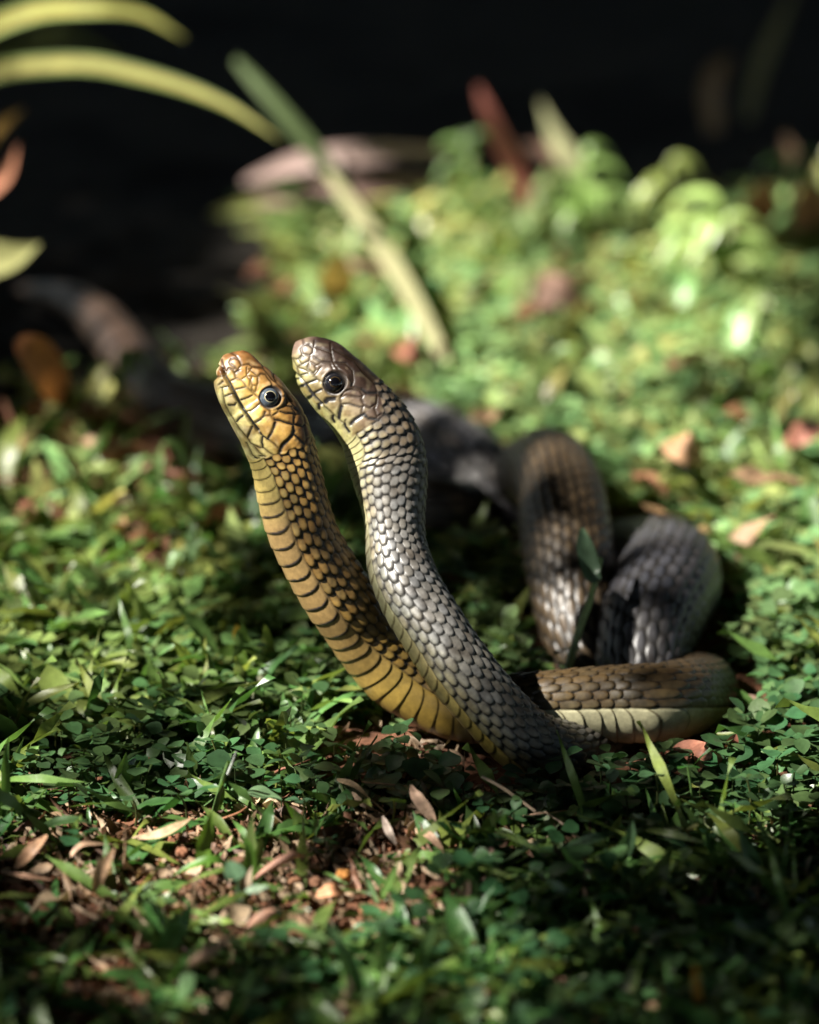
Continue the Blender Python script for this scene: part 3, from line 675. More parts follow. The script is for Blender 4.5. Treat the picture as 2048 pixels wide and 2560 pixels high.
def tufts(n, y0, y1, size, col, tmpls, dens=None, el=(0.2, 1.3), nb=(3, 7), wide=1.25):
    x, y = region(n, y0, y1, wide)
    px, py, _ = PIX(np.stack([x, y, gz(x, y)], -1))
    k = (R.uniform(0, 1, len(x)) > shade_zone(px, py) * 1.6) & ~((px > 820) & (px < 1880) & (py > 1780) & (py < 2035)); x, y, px, py = x[k], y[k], px[k], py[k]
    if dens is not None:
        k = R.uniform(0, 1, len(x)) < dens(px, py); x, y = x[k], y[k]
    ok = clear_of_snakes(x, y, np.full(len(x), 0.04), 0.012); x, y = x[ok], y[ok]
    m = R.randint(nb[0], nb[1] + 1, len(x)); i = np.repeat(np.arange(len(x)), m); n = len(i)
    xx, yy = x[i] + R.normal(0, 0.002, n), y[i] + R.normal(0, 0.002, n)
    z = gz(xx, yy)
    sz = size * R.uniform(0.5, 1.2, n) * R.uniform(0.7, 1.15, len(x))[i]
    base = np.array(col)[None] * R.uniform(0.6, 1.3, n)[:, None] * (1 + R.uniform(-0.2, 0.5, n)[:, None] * np.array([1.3, 0, -0.2]))
    out = []
    tid = R.randint(0, len(tmpls), n)
    az = R.uniform(0, 2 * np.pi, n); e = R.uniform(el[0], el[1], n)
    Rm = frames(n, az, e, R.normal(0, 0.4, n))
    for k, t in enumerate(tmpls):
        m_ = tid == k
        out.append(scatter(t, Rm[m_], sz[m_], np.stack([xx, yy, z], -1)[m_], base[m_], 0.35))
    return out

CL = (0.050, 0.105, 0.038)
YG = (0.20, 0.29, 0.11)  # lawn yellow-green, brightened in the colour for full sun
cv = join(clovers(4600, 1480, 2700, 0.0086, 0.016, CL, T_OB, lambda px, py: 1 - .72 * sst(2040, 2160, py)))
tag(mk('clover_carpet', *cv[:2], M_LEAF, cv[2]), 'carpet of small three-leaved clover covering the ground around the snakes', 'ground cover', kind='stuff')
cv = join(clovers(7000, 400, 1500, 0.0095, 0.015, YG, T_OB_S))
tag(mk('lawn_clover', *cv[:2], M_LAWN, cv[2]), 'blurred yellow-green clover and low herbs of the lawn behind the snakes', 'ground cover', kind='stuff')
dn = lambda px, py: np.clip(0.30 + 0.70 * sst(1950, 2150, py), 0, 1) * (1 - .88 * soil_low(px, py))
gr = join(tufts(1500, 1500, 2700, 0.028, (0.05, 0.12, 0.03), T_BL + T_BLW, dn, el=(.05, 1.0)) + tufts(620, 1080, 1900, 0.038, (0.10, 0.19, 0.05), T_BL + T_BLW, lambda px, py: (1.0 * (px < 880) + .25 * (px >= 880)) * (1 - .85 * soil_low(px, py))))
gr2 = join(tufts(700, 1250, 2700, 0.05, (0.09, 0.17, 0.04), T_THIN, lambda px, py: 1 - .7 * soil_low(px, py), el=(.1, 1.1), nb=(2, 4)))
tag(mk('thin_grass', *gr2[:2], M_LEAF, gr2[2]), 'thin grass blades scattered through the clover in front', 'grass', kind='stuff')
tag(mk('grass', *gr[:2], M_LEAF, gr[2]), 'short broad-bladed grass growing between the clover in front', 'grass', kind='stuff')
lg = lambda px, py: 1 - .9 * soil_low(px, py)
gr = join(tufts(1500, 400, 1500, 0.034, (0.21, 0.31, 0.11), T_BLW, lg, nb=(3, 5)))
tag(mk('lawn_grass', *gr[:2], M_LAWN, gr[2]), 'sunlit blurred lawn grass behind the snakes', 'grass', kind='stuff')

def litter(n, y0, y1, size, dens, tmpls, pal, lift=0.004):
    x, y = region(n, y0, y1)
    px, py, _ = PIX(np.stack([x, y, gz(x, y)], -1))
    k = R.uniform(0, 1, len(x)) < dens(px, py); k &= R.uniform(0, 1, len(x)) > shade_zone(px, py) * 1.6
    x, y = x[k], y[k]
    n = len(x); pal = np.array(pal)
    c = pal[R.randint(0, len(pal), n)] * R.uniform(0.6, 1.25, n)[:, None]
    Rm = frames(n, R.uniform(0, 6.28, n), R.normal(0.05, 0.22, n), R.uniform(-0.8, 0.8, n))
    tid = R.randint(0, len(tmpls), n); out = []
    pos = np.stack([x, y, gz(x, y) + R.uniform(0.0005, lift, n)], -1); sz = size * R.uniform(0.3, 1.3, n)
    for q, t in enumerate(tmpls):
        m_ = tid == q; out.append(scatter(t, Rm[m_], sz[m_], pos[m_], c[m_], -0.3))
    return out
PAL = [(.19, .12, .07), (.22, .145, .085), (.13, .065, .035), (.15, .07, .04), (.08, .04, .022), (.34, .25, .16), (.28, .2, .13)]
lt = join(litter(10000, 1500, 2700, 0.014, lambda px, py: np.maximum(0.12 + 0.3 * sst(2000, 2150, py), soil_mask(px, py)), T_DRY, PAL) +
          litter(900, 1500, 2700, 0.022, lambda px, py: 0.06 + 0.5 * soil_mask(px, py), T_LA, PAL) )
tag(mk('leaf_litter', *lt[:2], M_DRY, lt[2]), 'crumbled dry grass and leaf bits strewn over the red earth', 'litter', kind='stuff')
lt = join(litter(650, 450, 1500, 0.03, lambda px, py: 0.25 + 0.75 * soil_mask(px, py), T_LA, [(.24, .12, .06), (.28, .17, .08), (.30, .19, .11), (.16, .07, .04)], 0.024))
tag(mk('lawn_litter', *lt[:2], M_DRY, lt[2]), 'reddish fallen leaf bits scattered over the blurred lawn', 'litter', kind='stuff')

def blob(c, r, seed=0, n=8, rough=0.35):
    """small rounded clod of earth"""
    th_ = np.linspace(0.02, np.pi - .02, n)[:, None]; ph_ = np.linspace(0, 2 * np.pi, 2 * n, endpoint=False)[None]
    d = np.stack([np.sin(th_) * np.cos(ph_), np.sin(th_) * np.sin(ph_), np.cos(th_) + 0 * ph_], -1)
    rr = 1 + rough * (vnoise(d + seed * 7.3, 2.2) - 0.5) * 2 + rough * 0.6 * (vnoise(d + seed, 6) - 0.5)
    v = np.array(c) + d * rr[..., None] * np.array(r)
    return v.reshape(-1, 3), grid_faces(n, 2 * n, True)
cb_v, cb_f = blob((0, 0, 0), (1, 1, .8), 3, 4, 0.5)
x, y = region(9000, 1900, 2650); px, py, _ = PIX(np.stack([x, y, gz(x, y)], -1))
k = R.uniform(0, 1, len(x)) < 0.03 + soil_mask(px, py) * 0.97; x, y = x[k], y[k]; n = len(x)
cr = scatter((cb_v, cb_f), frames(n, R.uniform(0, 6, n), R.uniform(-1, 1, n), R.uniform(-2, 2, n)), 0.0004 + 0.0016 * R.uniform(0, 1, n) ** 3, np.stack([x, y, gz(x, y) + .0008], -1),
             np.array([.15, .062, .032])[None] * R.uniform(.5, 1.6, n)[:, None])
tag(mk('soil_crumbs', cr[0], cr[1], M_SOIL, cr[2]), 'red-brown crumbs of earth on the bare patch', 'soil', kind='stuff')

# ------------------------------------------------------------------ single plants, leaves and sticks
def ribbon(pts, width, col, rows=22, cols=5, up=(0, -.35, 1), fold=.25, wfun=None, stripe=None, twist=0.0, curl=0.0):
    """a leaf blade along a 3-D line; returns verts, faces, colours"""
    A = catmull(np.array(pts), [max(2, rows // (len(pts) - 1))] * (len(pts) - 1))
    t = np.linspace(0, 1, len(A)); T = np.gradient(A, axis=0); T /= np.linalg.norm(T, axis=1)[:, None]
    up = np.array(up, float); S = np.cross(T, up); S /= np.linalg.norm(S, axis=1)[:, None]; N = np.cross(S, T)
    if twist:
        a = twist * t; S, N = S * np.cos(a)[:, None] + N * np.sin(a)[:, None], N * np.cos(a)[:, None] - S * np.sin(a)[:, None]
    w = (wfun or (lambda u: np.clip(1.02 - u ** 4, 0, 1) * (.6 + .4 * np.sin(np.pi * np.clip(u + .1, 0, 1)))))(t) * width / 2
    c = np.linspace(-1, 1, cols)[None, :, None]
    V = A[:, None] + S[:, None] * w[:, None, None] * c + N[:, None] * (fold * np.abs(c) * w[:, None, None] - curl * (c ** 2) * w[:, None, None])
    Cc = np.array(col)[None, None] * (1 + 0 * V)
    Cc = Cc * (0.85 + 0.3 * vnoise(V, 220))[..., None]
    Cc = Cc * (1 - 0.22 * np.exp(-(c * 4) ** 2))
    if stripe is not None:
        Cc = np.array(stripe) * (np.abs(c) > .55) + Cc * (np.abs(c) <= .55)
    return V.reshape(-1, 3), grid_faces(len(A), cols), Cc.reshape(-1, 3)

def tube(pts, r0, r1, col, sides=7, rows=16, rough=0.0):
    A = catmull(np.array(pts), [max(2, rows // (len(pts) - 1))] * (len(pts) - 1)); t = np.linspace(0, 1, len(A))
    T = np.gradient(A, axis=0); T /= np.linalg.norm(T, axis=1)[:, None]
    S = np.cross(T, np.array([.3, .2, 1])); S /= np.linalg.norm(S, axis=1)[:, None]; N = np.cross(S, T)
    a = np.linspace(0, 2 * np.pi, sides, endpoint=False)[None, :, None]
    rr = (r0 * (1 - t) + r1 * t)[:, None, None]
    if rough: rr = rr * (1 + rough * (vnoise(A * 1.0, 300) - .5))[:, None, None]
    V = A[:, None] + rr * (np.cos(a) * S[:, None] + np.sin(a) * N[:, None])
    Cc = np.array(col) * (.75 + .5 * vnoise(V, 350))[..., None]
    return V.reshape(-1, 3), grid_faces(len(A), sides, True), Cc.reshape(-1, 3)

def px2m(w, p): return w * KPX * PIX(p)[2]

def thing_blade(name, label, cat, pts, wpx, col, mat=M_LEAF, group=None, **k):
    """pts: (px, py, height above ground)"""
    P3 = [G(a, b, c) for a, b, c in pts]
    v, f, c = ribbon(P3, px2m(wpx, P3[0]), col, **k)
    root = P3[0] * np.array([1, 1, 0])
    o = mk(name, v - root, f, mat, c); o.location = root
    return tag(o, label, cat, group)

def thing_stick(name, label, cat, pts, w0, w1, col, mat=M_DRY):
    P3 = [G(a, b, c) for a, b, c in pts]; s = px2m(1, P3[0])
    v, f, c = tube(P3, w0 * s / 2, w1 * s / 2, col, rough=.5); root = P3[0] * np.array([1, 1, 0])
    o = mk(name, v - root, f, mat, c); o.location = root
    return tag(o, label, cat)

def clover_sprig(px, py, h, sizepx, label, col=CL, az=None, tilt=.35, group='clover sprigs that stand out of the carpet'):
    top = G(px, py, h); root = top * np.array([1, 1, 0]) + np.array([R.uniform(-.003, .003), .003, 0])
    e = empty('clover_sprig', root, label, 'clover', group); s = px2m(sizepx, top)
    v, f, c = tube([root - [0, 0, .004], (root + top) / 2 + [.001, 0, 0], top], .0005, .0004, np.array(col) * [1.4, .8, .7], 5, 6)
    mk_at('stem', v, f, M_LEAF, c, e)
    a0 = R.uniform(0, 6.28) if az is None else az
    for q in range(3):
        a = a0 + q * 2.09 + R.normal(0, .08)
        t = leaf_template(12, 7, lambda u: .95 * obov(u), .16, .12, .07)
        el = tilt * -math.sin(a) + R.normal(.08, .08)
        Rm = frames(1, np.array([a]), np.array([el]), np.array([R.normal(0, .15)]))
        v, f, c = scatter(t, Rm, np.array([s]), (top + Rm[0, :, 1] * .0006)[None], np.array(col)[None] * R.uniform(.9, 1.15))
        c = c * (1 - .25 * np.exp(-((np.tile(np.linspace(-1, 1, 7), 12)) * 4) ** 2))[:, None]
        mk_at('leaflet', v, f, M_LEAF, c, e)
    return e

BR = (.10, .19, .05)
clover_sprig(700, 1885, .016, 44, 'pale clover sprig beside the red twig, at the edge of the shade under the snakes', BR, az=1.5, tilt=.7)
clover_sprig(178, 1905, .014, 46, 'large dark clover sprig near the left edge, right of the pale upright grass blades', az=2.0, tilt=.6)
clover_sprig(1390, 1962, .013, 44, 'clover sprig below the coil, above the crossed straws, leftmost of the row', az=2.9)
clover_sprig(1484, 1966, .014, 44, 'dark clover sprig under the coil, second from the left in the row', az=1.0)
clover_sprig(1533, 1893, .012, 36, 'clover sprig closest under the pale belly of the coil', az=.3)
clover_sprig(1560, 1975, .016, 38, 'clover sprig with fresh green leaflets just left of the wet clover clump', az=2.2)
clover_sprig(1640, 1935, .020, 42, 'wet glossy clover sprig at the top of the clump left of the red-brown leaf', (.055, .12, .05), az=1.3)
clover_sprig(1719, 1915, .024, 30, 'small bright clover sprig in front of the red-brown fallen leaf', (.05, .16, .05), az=.2, tilt=.6)
clover_sprig(1610, 2045, .012, 46, 'pale wet clover sprig above the broad pale grass blade on the right', (.07, .13, .07), az=.1)
clover_sprig(1448, 2018, .010, 28, 'small yellow-green clover sprig at the right end of the crossed straws', (.12, .2, .04), az=2.6)
clover_sprig(1715, 2072, .010, 40, 'faded yellow-brown clover sprig left of the dark upright blades at lower right', (.13, .13, .05), az=3.3)
clover_sprig(1833, 2010, .016, 40, 'dewy clover sprig right of the yellowish sprig, under the sunlit edge of the lawn', (.06, .13, .06), az=1.8)
clover_sprig(1868, 1945, .018, 44, 'clover sprig in the shade directly below the sunlit patch at the right edge', az=2.4)
clover_sprig(1745, 2010, .012, 34, 'small clover sprig on a thin brown runner right of the wet clump', az=.9)
clover_sprig(1960, 1960, .016, 44, 'clover sprig in shade nearest the right edge of the photo', az=1.2)
clover_sprig(818, 2100, .010, 36, 'blue-green clover sprig beside the pinkish dry stalk on the earth patch', (.05, .12, .06), az=1.2, tilt=.7)
clover_sprig(752, 2000, .010, 40, 'round-leaved clover sprig right of the spade-shaped leaf', (.05, .11, .055), az=.6)
clover_sprig(985, 2003, .012, 36, 'yellow-green clover sprig right of the twisted straw bundle', (.10, .18, .04), az=.9, tilt=.7)
clover_sprig(448, 1985, .012, 40, 'dark clover sprig left of the seed stalk', az=1.5, tilt=.6)
clover_sprig(330, 1995, .010, 40, 'clover sprig under the two pale upright leaves on the left', az=2.0)
clover_sprig(530, 1850, .016, 44, 'glossy round-leaved clover sprig up-left of the seed stalk', (.08, .16, .06), az=.5)

def gb(label, pts, w, col=(.055, .13, .03), **k):
    return thing_blade('grass_blade', label, 'grass blade', pts, w, col, group='broad grass blades standing out in front', **k)
gb('upright glossy grass blade left of the seed stalk foot, longest on the earth patch', [(510,2173,.001),(508,2120,.008),(520,2070,.017),(529,2028,.024)], 40, (.09,.17,.02), up=(.2,-1,.2))
gb('upright bent grass blade behind the spade-leaved seedling', [(603,2235,.001),(622,2180,.010),(622,2120,.020),(598,2080,.026)], 34, (.07,.15,.02), up=(.1,-1,.3))
gb('pale shining grass blade next to the bent blade on the earth patch', [(640,2180,.001),(632,2130,.010),(628,2080,.018),(633,2027,.026)], 30, (.14,.2,.06), up=(-.3,-1,.2))
gb('dark grass blade close against the pale shining blade', [(622,2195,.001),(648,2130,.012),(652,2080,.021)], 26, (.06,.12,.02), up=(.3,-1,.2))
gb('arched grass blade pointing left over the earth patch', [(600,2190,.001),(540,2150,.010),(480,2165,.008),(430,2190,.004)], 30, (.07,.16,.02))
gb('long glossy grass blade lying flat near the left edge', [(71,2086,.002),(130,2060,.009),(190,2050,.011),(235,2062,.008)], 34, (.06,.12,.04))
gb('tall upright grass blade at the left edge', [(6,2048,.001),(14,1980,.013),(14,1900,.028),(22,1840,.038)], 24, (.06,.13,.03), up=(.2,-1,.2))
gb('thin pale grass blade leaning right at the left edge', [(20,1930,.001),(40,1890,.010),(62,1840,.020)], 14, (.12,.2,.06), up=(.2,-1,.2))
gb('pale upright leaf blade among clover left of centre, left one of two', [(312,1985,.001),(306,1940,.010),(316,1880,.022)], 42, (.12,.22,.05), up=(.1,-1,.2))
gb('pale upright leaf blade among clover left of centre, right one of two', [(318,1985,.001),(335,1945,.008),(352,1900,.017)], 30, (.11,.2,.04), up=(.3,-1,.2))
gb('narrow pale grass blade crossing the right end of the earth patch', [(944,2258,.001),(915,2195,.010),(883,2141,.020)], 13, (.16,.28,.12), up=(.1,-1,.4))
gb('grass blade leaning left behind the narrow pale blade', [(1000,2250,.001),(960,2205,.008),(915,2165,.014)], 18, (.1,.2,.05), up=(.1,-1,.4))
gb('grass blade leaning right, forming a V with the narrow pale blade', [(950,2250,.001),(975,2200,.010),(1000,2145,.020)], 18, (.11,.2,.05), up=(-.3,-1,.4))
gb('shining short grass blade of the rosette right of the spade-shaped leaf', [(760,2078,.001),(748,2055,.006),(735,2020,.013)], 40, (.16,.25,.10), up=(.1,-1,.5))
gb('dark narrow grass blade of the rosette right of the spade-shaped leaf', [(755,2070,.001),(735,2035,.008),(712,2005,.015)], 20, (.08,.16,.03), up=(.1,-1,.3))
gb('slim upright grass blade right of the rosette', [(785,2090,.001),(790,2055,.007),(787,2018,.015)], 14, (.08,.17,.05), up=(.1,-1,.3))
gb('short grass blade pointing right from the rosette', [(790,2080,.001),(815,2050,.007),(845,2030,.011)], 22, (.08,.16,.04))
gb('broad pale ribbed grass blade standing in the shade at lower right', [(1541,2175,.001),(1556,2130,.009),(1575,2090,.016),(1583,2050,.022)], 44, (.09,.17,.08), up=(.2,-1,.25), cols=7)
gb('yellow-tipped grass blade just left of the broad ribbed blade', [(1530,2095,.001),(1540,2065,.008),(1556,2035,.014)], 22, (.16,.2,.06), up=(.1,-1,.3))
gb('wavy-edged leaf blade lying left of the broad ribbed blade', [(1400,2118,.002),(1450,2108,.007),(1510,2090,.010),(1560,2075,.009)], 38, (.06,.12,.06))
gb('arched grass blade right of the broad ribbed blade, pointing right', [(1628,2100,.004),(1670,2096,.012),(1710,2116,.010),(1762,2152,.002)], 22, (.055,.12,.05))
gb('long narrow grass blade curving from the foot of the broad ribbed blade to the right', [(1545,2172,.001),(1600,2155,.008),(1660,2142,.010),(1715,2150,.004)], 15, (.06,.13,.03))
gb('dark grass blade leaning left at lower right, left one of the upright pair', [(1800,2168,.001),(1778,2120,.011),(1758,2062,.022)], 22, (.045,.10,.03), up=(.2,-1,.2))
gb('shiny grass blade at lower right, right one of the upright pair', [(1898,2210,.001),(1886,2160,.010),(1862,2110,.018),(1846,2072,.024)], 38, (.055,.11,.045), up=(.2,-1,.3))
gb('thin grass blade rising at far lower right', [(1955,2185,.001),(1935,2130,.012),(1902,2065,.024),(1888,2035,.028)], 18, (.07,.12,.04), up=(.1,-1,.2))
gb('flat grass blade lying above the upright pair at lower right', [(1770,2080,.003),(1820,2068,.009),(1870,2078,.008),(1910,2095,.004)], 26, (.05,.11,.05))
gb('two-toned grass blade leaning right below the crossed straws', [(1250,2165,.001),(1290,2135,.008),(1340,2108,.013),(1386,2085,.015)], 22, (.10,.16,.07))
gb('pale folded grass blade at the left end of the crossed straws', [(1202,2105,.001),(1222,2070,.009),(1238,2020,.019)], 34, (.08,.16,.05), up=(.3,-1,.2))
gb('dark flat leaf blade half hidden under the red-brown fallen leaf', [(1690,1958,.004),(1740,1952,.008),(1790,1972,.006),(1830,1990,.002)], 28, (.045,.1,.035))
gb('short pale blade under the broad ribbed blade pointing down right', [(1550,2178,.002),(1590,2210,.006),(1640,2245,.003)], 20, (.07,.14,.07))
gb('small upright grass blade near the bottom in the shade', [(1520,2270,.001),(1512,2235,.008),(1513,2205,.014)], 20, (.08,.16,.03), up=(.1,-1,.3))
gb('large out-of-focus grass blade at the bottom centre, leaning left', [(900,2500,.001),(880,2430,.014),(850,2360,.026),(815,2300,.034)], 42, (.08,.16,.06), up=(.1,-1,.3))
gb('out-of-focus upright grass blade right of the large leaning blade at the bottom', [(965,2470,.001),(955,2400,.014),(958,2330,.028),(945,2290,.034)], 34, (.09,.17,.06), up=(.1,-1,.3))
gb('out-of-focus arched grass blade above the large leaning blade', [(820,2400,.001),(780,2340,.012),(720,2315,.014),(650,2330,.008)], 28, (.09,.18,.05))
gb('broad dark leaf out of focus left of the curled pinkish leaf', [(395,2400,.002),(430,2345,.011),(460,2300,.018),(485,2250,.022)], 56, (.045,.11,.03), up=(.2,-1,.4))
gb('blurred grass blade at the bottom edge left of centre', [(560,2560,.001),(600,2480,.014),(640,2430,.02)], 34, (.06,.12,.03), up=(.2,-1,.4))
gb('blurred broad blade at the bottom edge right of centre', [(1040,2430,.001),(1060,2370,.012),(1090,2310,.020)], 34, (.09,.17,.05), up=(.2,-1,.4))

# broad spade-shaped seedlings
def spade(px, py, h, wpx, az, el, stalk, label, col):
    top = G(px, py, h); root = G(*stalk, 0) * np.array([1, 1, 0])
    e = empty('seedling', root, label, 'seedling')
    Rm = frames(1, np.array([az]), np.array([el]), np.array([.1])); s = px2m(wpx, top)
    wf = lambda u: .95 * np.sin(np.pi * np.clip(u, 0, 1) ** .62) ** .7
    t = leaf_template(16, 9, wf, .12, .1, 0, .4)
    v, f, c = scatter(t, Rm, np.array([s]), top[None], np.array(col)[None])
    cc = np.tile(np.linspace(-1, 1, 9), 16); uu = np.repeat(np.linspace(0, 1, 16), 9)
    vein = np.exp(-(cc * 6) ** 2) + .5 * np.exp(-((np.sin((uu - .25 * np.abs(cc)) * 16)) / .25) ** 2)
    c = c * (1 + .35 * np.clip(vein, 0, 1))[:, None]
    mk_at('leaf', v, f, M_LEAF, c, e)
    v, f, c = tube([root - [0, 0, .003], (root + top) / 2 + [0, 0, .002], top], .0008, .0006, np.array(col) * 1.1, 6, 8)
    mk_at('stem', v, f, M_LEAF, c, e)
spade(618, 1978, .012, 92, -.15, -.1, (560, 1985), 'broad spade-shaped pale green leaf on a stalk beside the seed stalk', (.12, .2, .10))
spade(594, 2200, .014, 60, 2.1, .75, (599, 2275), 'dusty green spade-leaved seedling standing out of focus on the earth patch', (.07, .13, .07))
spade(615, 2232, .010, 62, .3, .25, (600, 2270), 'pale curled round leaf right of the dusty seedling stem', (.2, .27, .19))

# the seed stalk
e = empty('seed_stalk', G(535, 2035) * [1, 1, 0], 'green seed stalk with a grey spike standing between clover and earth patch', 'plant')
v, f, c = tube([G(535, 2035), G(548, 1985, .010), G(562, 1935, .020), G(572, 1905, .026)], .0012, .0007, (.09, .16, .05), 7, 12); mk_at('stem', v, f, M_LEAF, c, e)
v, f, c = tube([G(570, 1935, .022), G(582, 1905, .028), G(591, 1878, .034)], .0006, .0003, (.3, .32, .3), 6, 8); mk_at('spike', v, f, M_DRY, c, e)
v, f, c = ribbon([G(540, 2030), G(552, 1985, .010), G(556, 1950, .018)], .0032, (.08, .16, .03), up=(.3, -1, .2)); mk_at('leaf', v, f, M_LEAF, c, e)

# twigs, straws and dead leaves
thing_stick('twig', 'thin red-brown twig lying at the left end of the snakes shadow', 'twig', [(660,1953,.004),(700,1925,.006),(735,1915,.008),(775,1900,.006)], 9, 5, (.30,.13,.08))
thing_stick('straw', 'long pale straw slanting down right below the grey snake', 'straw', [(1204,1941,.018),(1260,1972,.014),(1338,2028,.006)], 9, 8, (.6,.45,.32))
thing_stick('straw', 'thin straw continuing down right from the crossed straws', 'straw', [(1362,2029,.008),(1410,2062,.007),(1455,2100,.004)], 5, 6, (.58,.43,.32))
thing_stick('straw', 'short straw lying level above the crossed straws', 'straw', [(1215,1990,.004),(1290,1976,.009),(1376,1982,.006)], 6, 5, (.3,.2,.12))
thing_stick('straw', 'thin dark straw crossing under the long pale straw', 'straw', [(1180,1992,.003),(1250,2030,.006),(1310,2066,.004)], 6, 5, (.26,.16,.1))
thing_stick('straw', 'fine upright straw on the earth patch', 'straw', [(310,2170,.001),(314,2120,.012),(313,2062,.024)], 8, 7, (.3,.19,.12))
thing_stick('runner', 'long thin brown runner crossing the dark shade right of the straw bundle', 'runner', [(905,1955,.008),(980,1962,.009),(1070,1972,.007)], 5, 4, (.25,.15,.08))
thing_stick('runner', 'thin orange-brown runner curving from the seed stalk to the right', 'runner', [(530,2055,.003),(570,2042,.005),(600,2030,.006),(616,2018,.006)], 6, 4, (.38,.17,.09))
thing_stick('runner', 'thin brown runner under the small clover sprigs at right', 'runner', [(1620,1975,.006),(1680,1985,.008),(1740,1998,.005)], 4, 3, (.2,.12,.05))
def dead(label, pts, w, col, **k):
    k.setdefault('wfun', lambda u: np.sin(np.pi * np.clip(u * .93 + .04, 0, 1)) ** .8)
    return thing_blade('dead_leaf', label, 'dead leaf', pts, w, col, M_DRY, **k)
dead('large red-brown fallen leaf lying right under the end of the coil', [(1665,1905,.004),(1710,1880,.010),(1760,1885,.013),(1812,1900,.006)], 74, (.34,.14,.09), fold=-.25, cols=9, up=(0,-.9,.6), curl=.2)
dead('small curled red-brown leaf right of the large fallen leaf', [(1812,1872,.004),(1828,1858,.010),(1840,1835,.014)], 34, (.32,.12,.08), up=(.3,-1,.3))
dead('crushed tan straw leaf at the crossing of the straws', [(1290,2042,.004),(1340,2036,.009),(1390,2032,.008),(1432,2026,.004)], 20, (.4,.26,.18), twist=1.2)
dead('twisted bundle of tan dry grass leaf above the earth patch', [(842,1948,.010),(880,1962,.013),(920,1995,.010),(962,2030,.004)], 24, (.36,.25,.15), twist=2.2, up=(0,-1,.5))
dead('second strand of the tan dry grass leaf, hanging under the twisted bundle', [(880,1980,.008),(910,2010,.008),(955,2032,.003)], 18, (.27,.19,.13), twist=-1.5, up=(0,-1,.5))
dead('pointed tan dead leaf leaning in the shade right of the twisted bundle', [(1028,1962,.018),(1040,1990,.016),(1070,2030,.010),(1090,2062,.005)], 32, (.42,.28,.2), up=(.4,-1,.3))
dead('narrow brown dead leaf below the pointed tan leaf', [(1040,2075,.006),(1075,2090,.009),(1110,2130,.004)], 20, (.32,.2,.13), up=(.3,-1,.4))
dead('grey dry strip of leaf hanging down beside the pointed tan leaf', [(957,2040,.010),(970,2075,.008),(990,2110,.003)], 20, (.3,.24,.2), up=(.2,-1,.3))
dead('thick pinkish dry stalk lying on the earth patch', [(632,2200,.003),(680,2165,.009),(730,2138,.012),(768,2142,.006)], 24, (.32,.17,.12), fold=-.5, curl=.7, up=(0,-1,.5))
dead('curled pinkish dry leaf out of focus at the bottom left of centre', [(440,2375,.004),(470,2405,.008),(540,2370,.014),(598,2322,.010)], 30, (.42,.26,.18), fold=-.6, curl=.6, up=(0,-1,.4))
dead('brown dry leaf leaning up right above the curled pinkish leaf', [(615,2320,.004),(660,2290,.009),(705,2272,.010)], 28, (.33,.18,.12), fold=-.5, up=(0,-1,.4))
dead('orange-brown flat leaf piece right of the clods', [(790,2240,.003),(830,2225,.006),(862,2232,.003)], 34, (.42,.2,.1), up=(0,-.8,.8))
dead('brown curled dry leaf near the left edge on the earth patch', [(36,2172,.003),(75,2130,.012),(118,2088,.016)], 30, (.33,.19,.11), twist=.8, up=(.2,-1,.4))
dead('tan dry leaf standing out of focus left of the dusty seedling', [(235,2230,.002),(252,2180,.011),(285,2120,.020)], 32, (.4,.25,.15), up=(.2,-1,.3))
dead('long brown dry strip lying along the left of the earth patch', [(0,2180,.003),(60,2190,.007),(130,2200,.004)], 18, (.34,.2,.13))
dead('brown curved dry leaf beside the red earth, upper left of the patch', [(160,2160,.004),(200,2115,.010),(240,2110,.009),(300,2112,.003)], 18, (.3,.19,.12))
dead('tan shred of dry grass spanning the top of the earth patch', [(330,2095,.004),(400,2085,.008),(450,2062,.010),(488,2040,.008)], 26, (.36,.25,.15), twist=1.0, up=(0,-1,.6))
dead('small triangular brown leaf scrap below the crossed straws', [(1200,2118,.004),(1222,2135,.008),(1248,2152,.004)], 32, (.33,.19,.15), up=(0,-1,.6))
dead('small pink-grey leaf scrap standing left of the broad ribbed blade', [(1475,2185,.002),(1468,2165,.007),(1464,2150,.011)], 18, (.45,.28,.24), up=(0,-1,.3))
dead('brown twisted scrap at lower right beside the shiny blade', [(1815,2165,.003),(1828,2180,.006),(1840,2172,.004)], 20, (.3,.18,.13), up=(0,-1,.5))
dead('brown dry leaf pieces at the left of the lower shade, leaning right', [(1140,2275,.002),(1160,2235,.009),(1170,2200,.015)], 26, (.3,.19,.15), up=(.2,-1,.4))
dead('orange dry stalk out of focus near the bottom right', [(1752,2535,.001),(1742,2480,.014),(1736,2410,.03)], 26, (.45,.22,.04), up=(.1,-1,.2))
dead('yellow leaf blurred in the grass left of the yellow snake', [(618,1625,.008),(598,1590,.014),(590,1562,.02)], 34, (.55,.32,.06), up=(.2,-1,.3))
dead('pale flower-like dead leaf low in the grass left of the yellow snake', [(640,1720,.004),(660,1700,.008),(690,1690,.006)], 34, (.3,.3,.2), up=(0,-1,.4))
dead('pinkish fallen leaf blurred on the sunlit lawn at right', [(1660,1110,.016),(1700,1120,.024),(1760,1150,.016)], 84, (.38,.22,.12), up=(0,-1,.6))
dead('reddish fallen leaf at the right edge of the lawn', [(1960,1110,.014),(2010,1080,.026),(2060,1060,.02)], 60, (.25,.10,.07), up=(0,-1,.6))
dead('red-brown leaf blurred behind the grey snakes head', [(985,860,.01),(1020,870,.02),(1060,890,.014)], 70, (.25,.10,.06), up=(0,-1,.6))
dead('tan leaf standing blurred at the far left end of the sunlit lawn', [(855,740,.004),(845,690,.026),(850,630,.045)], 84, (.5,.32,.12), up=(0,-1,.3))
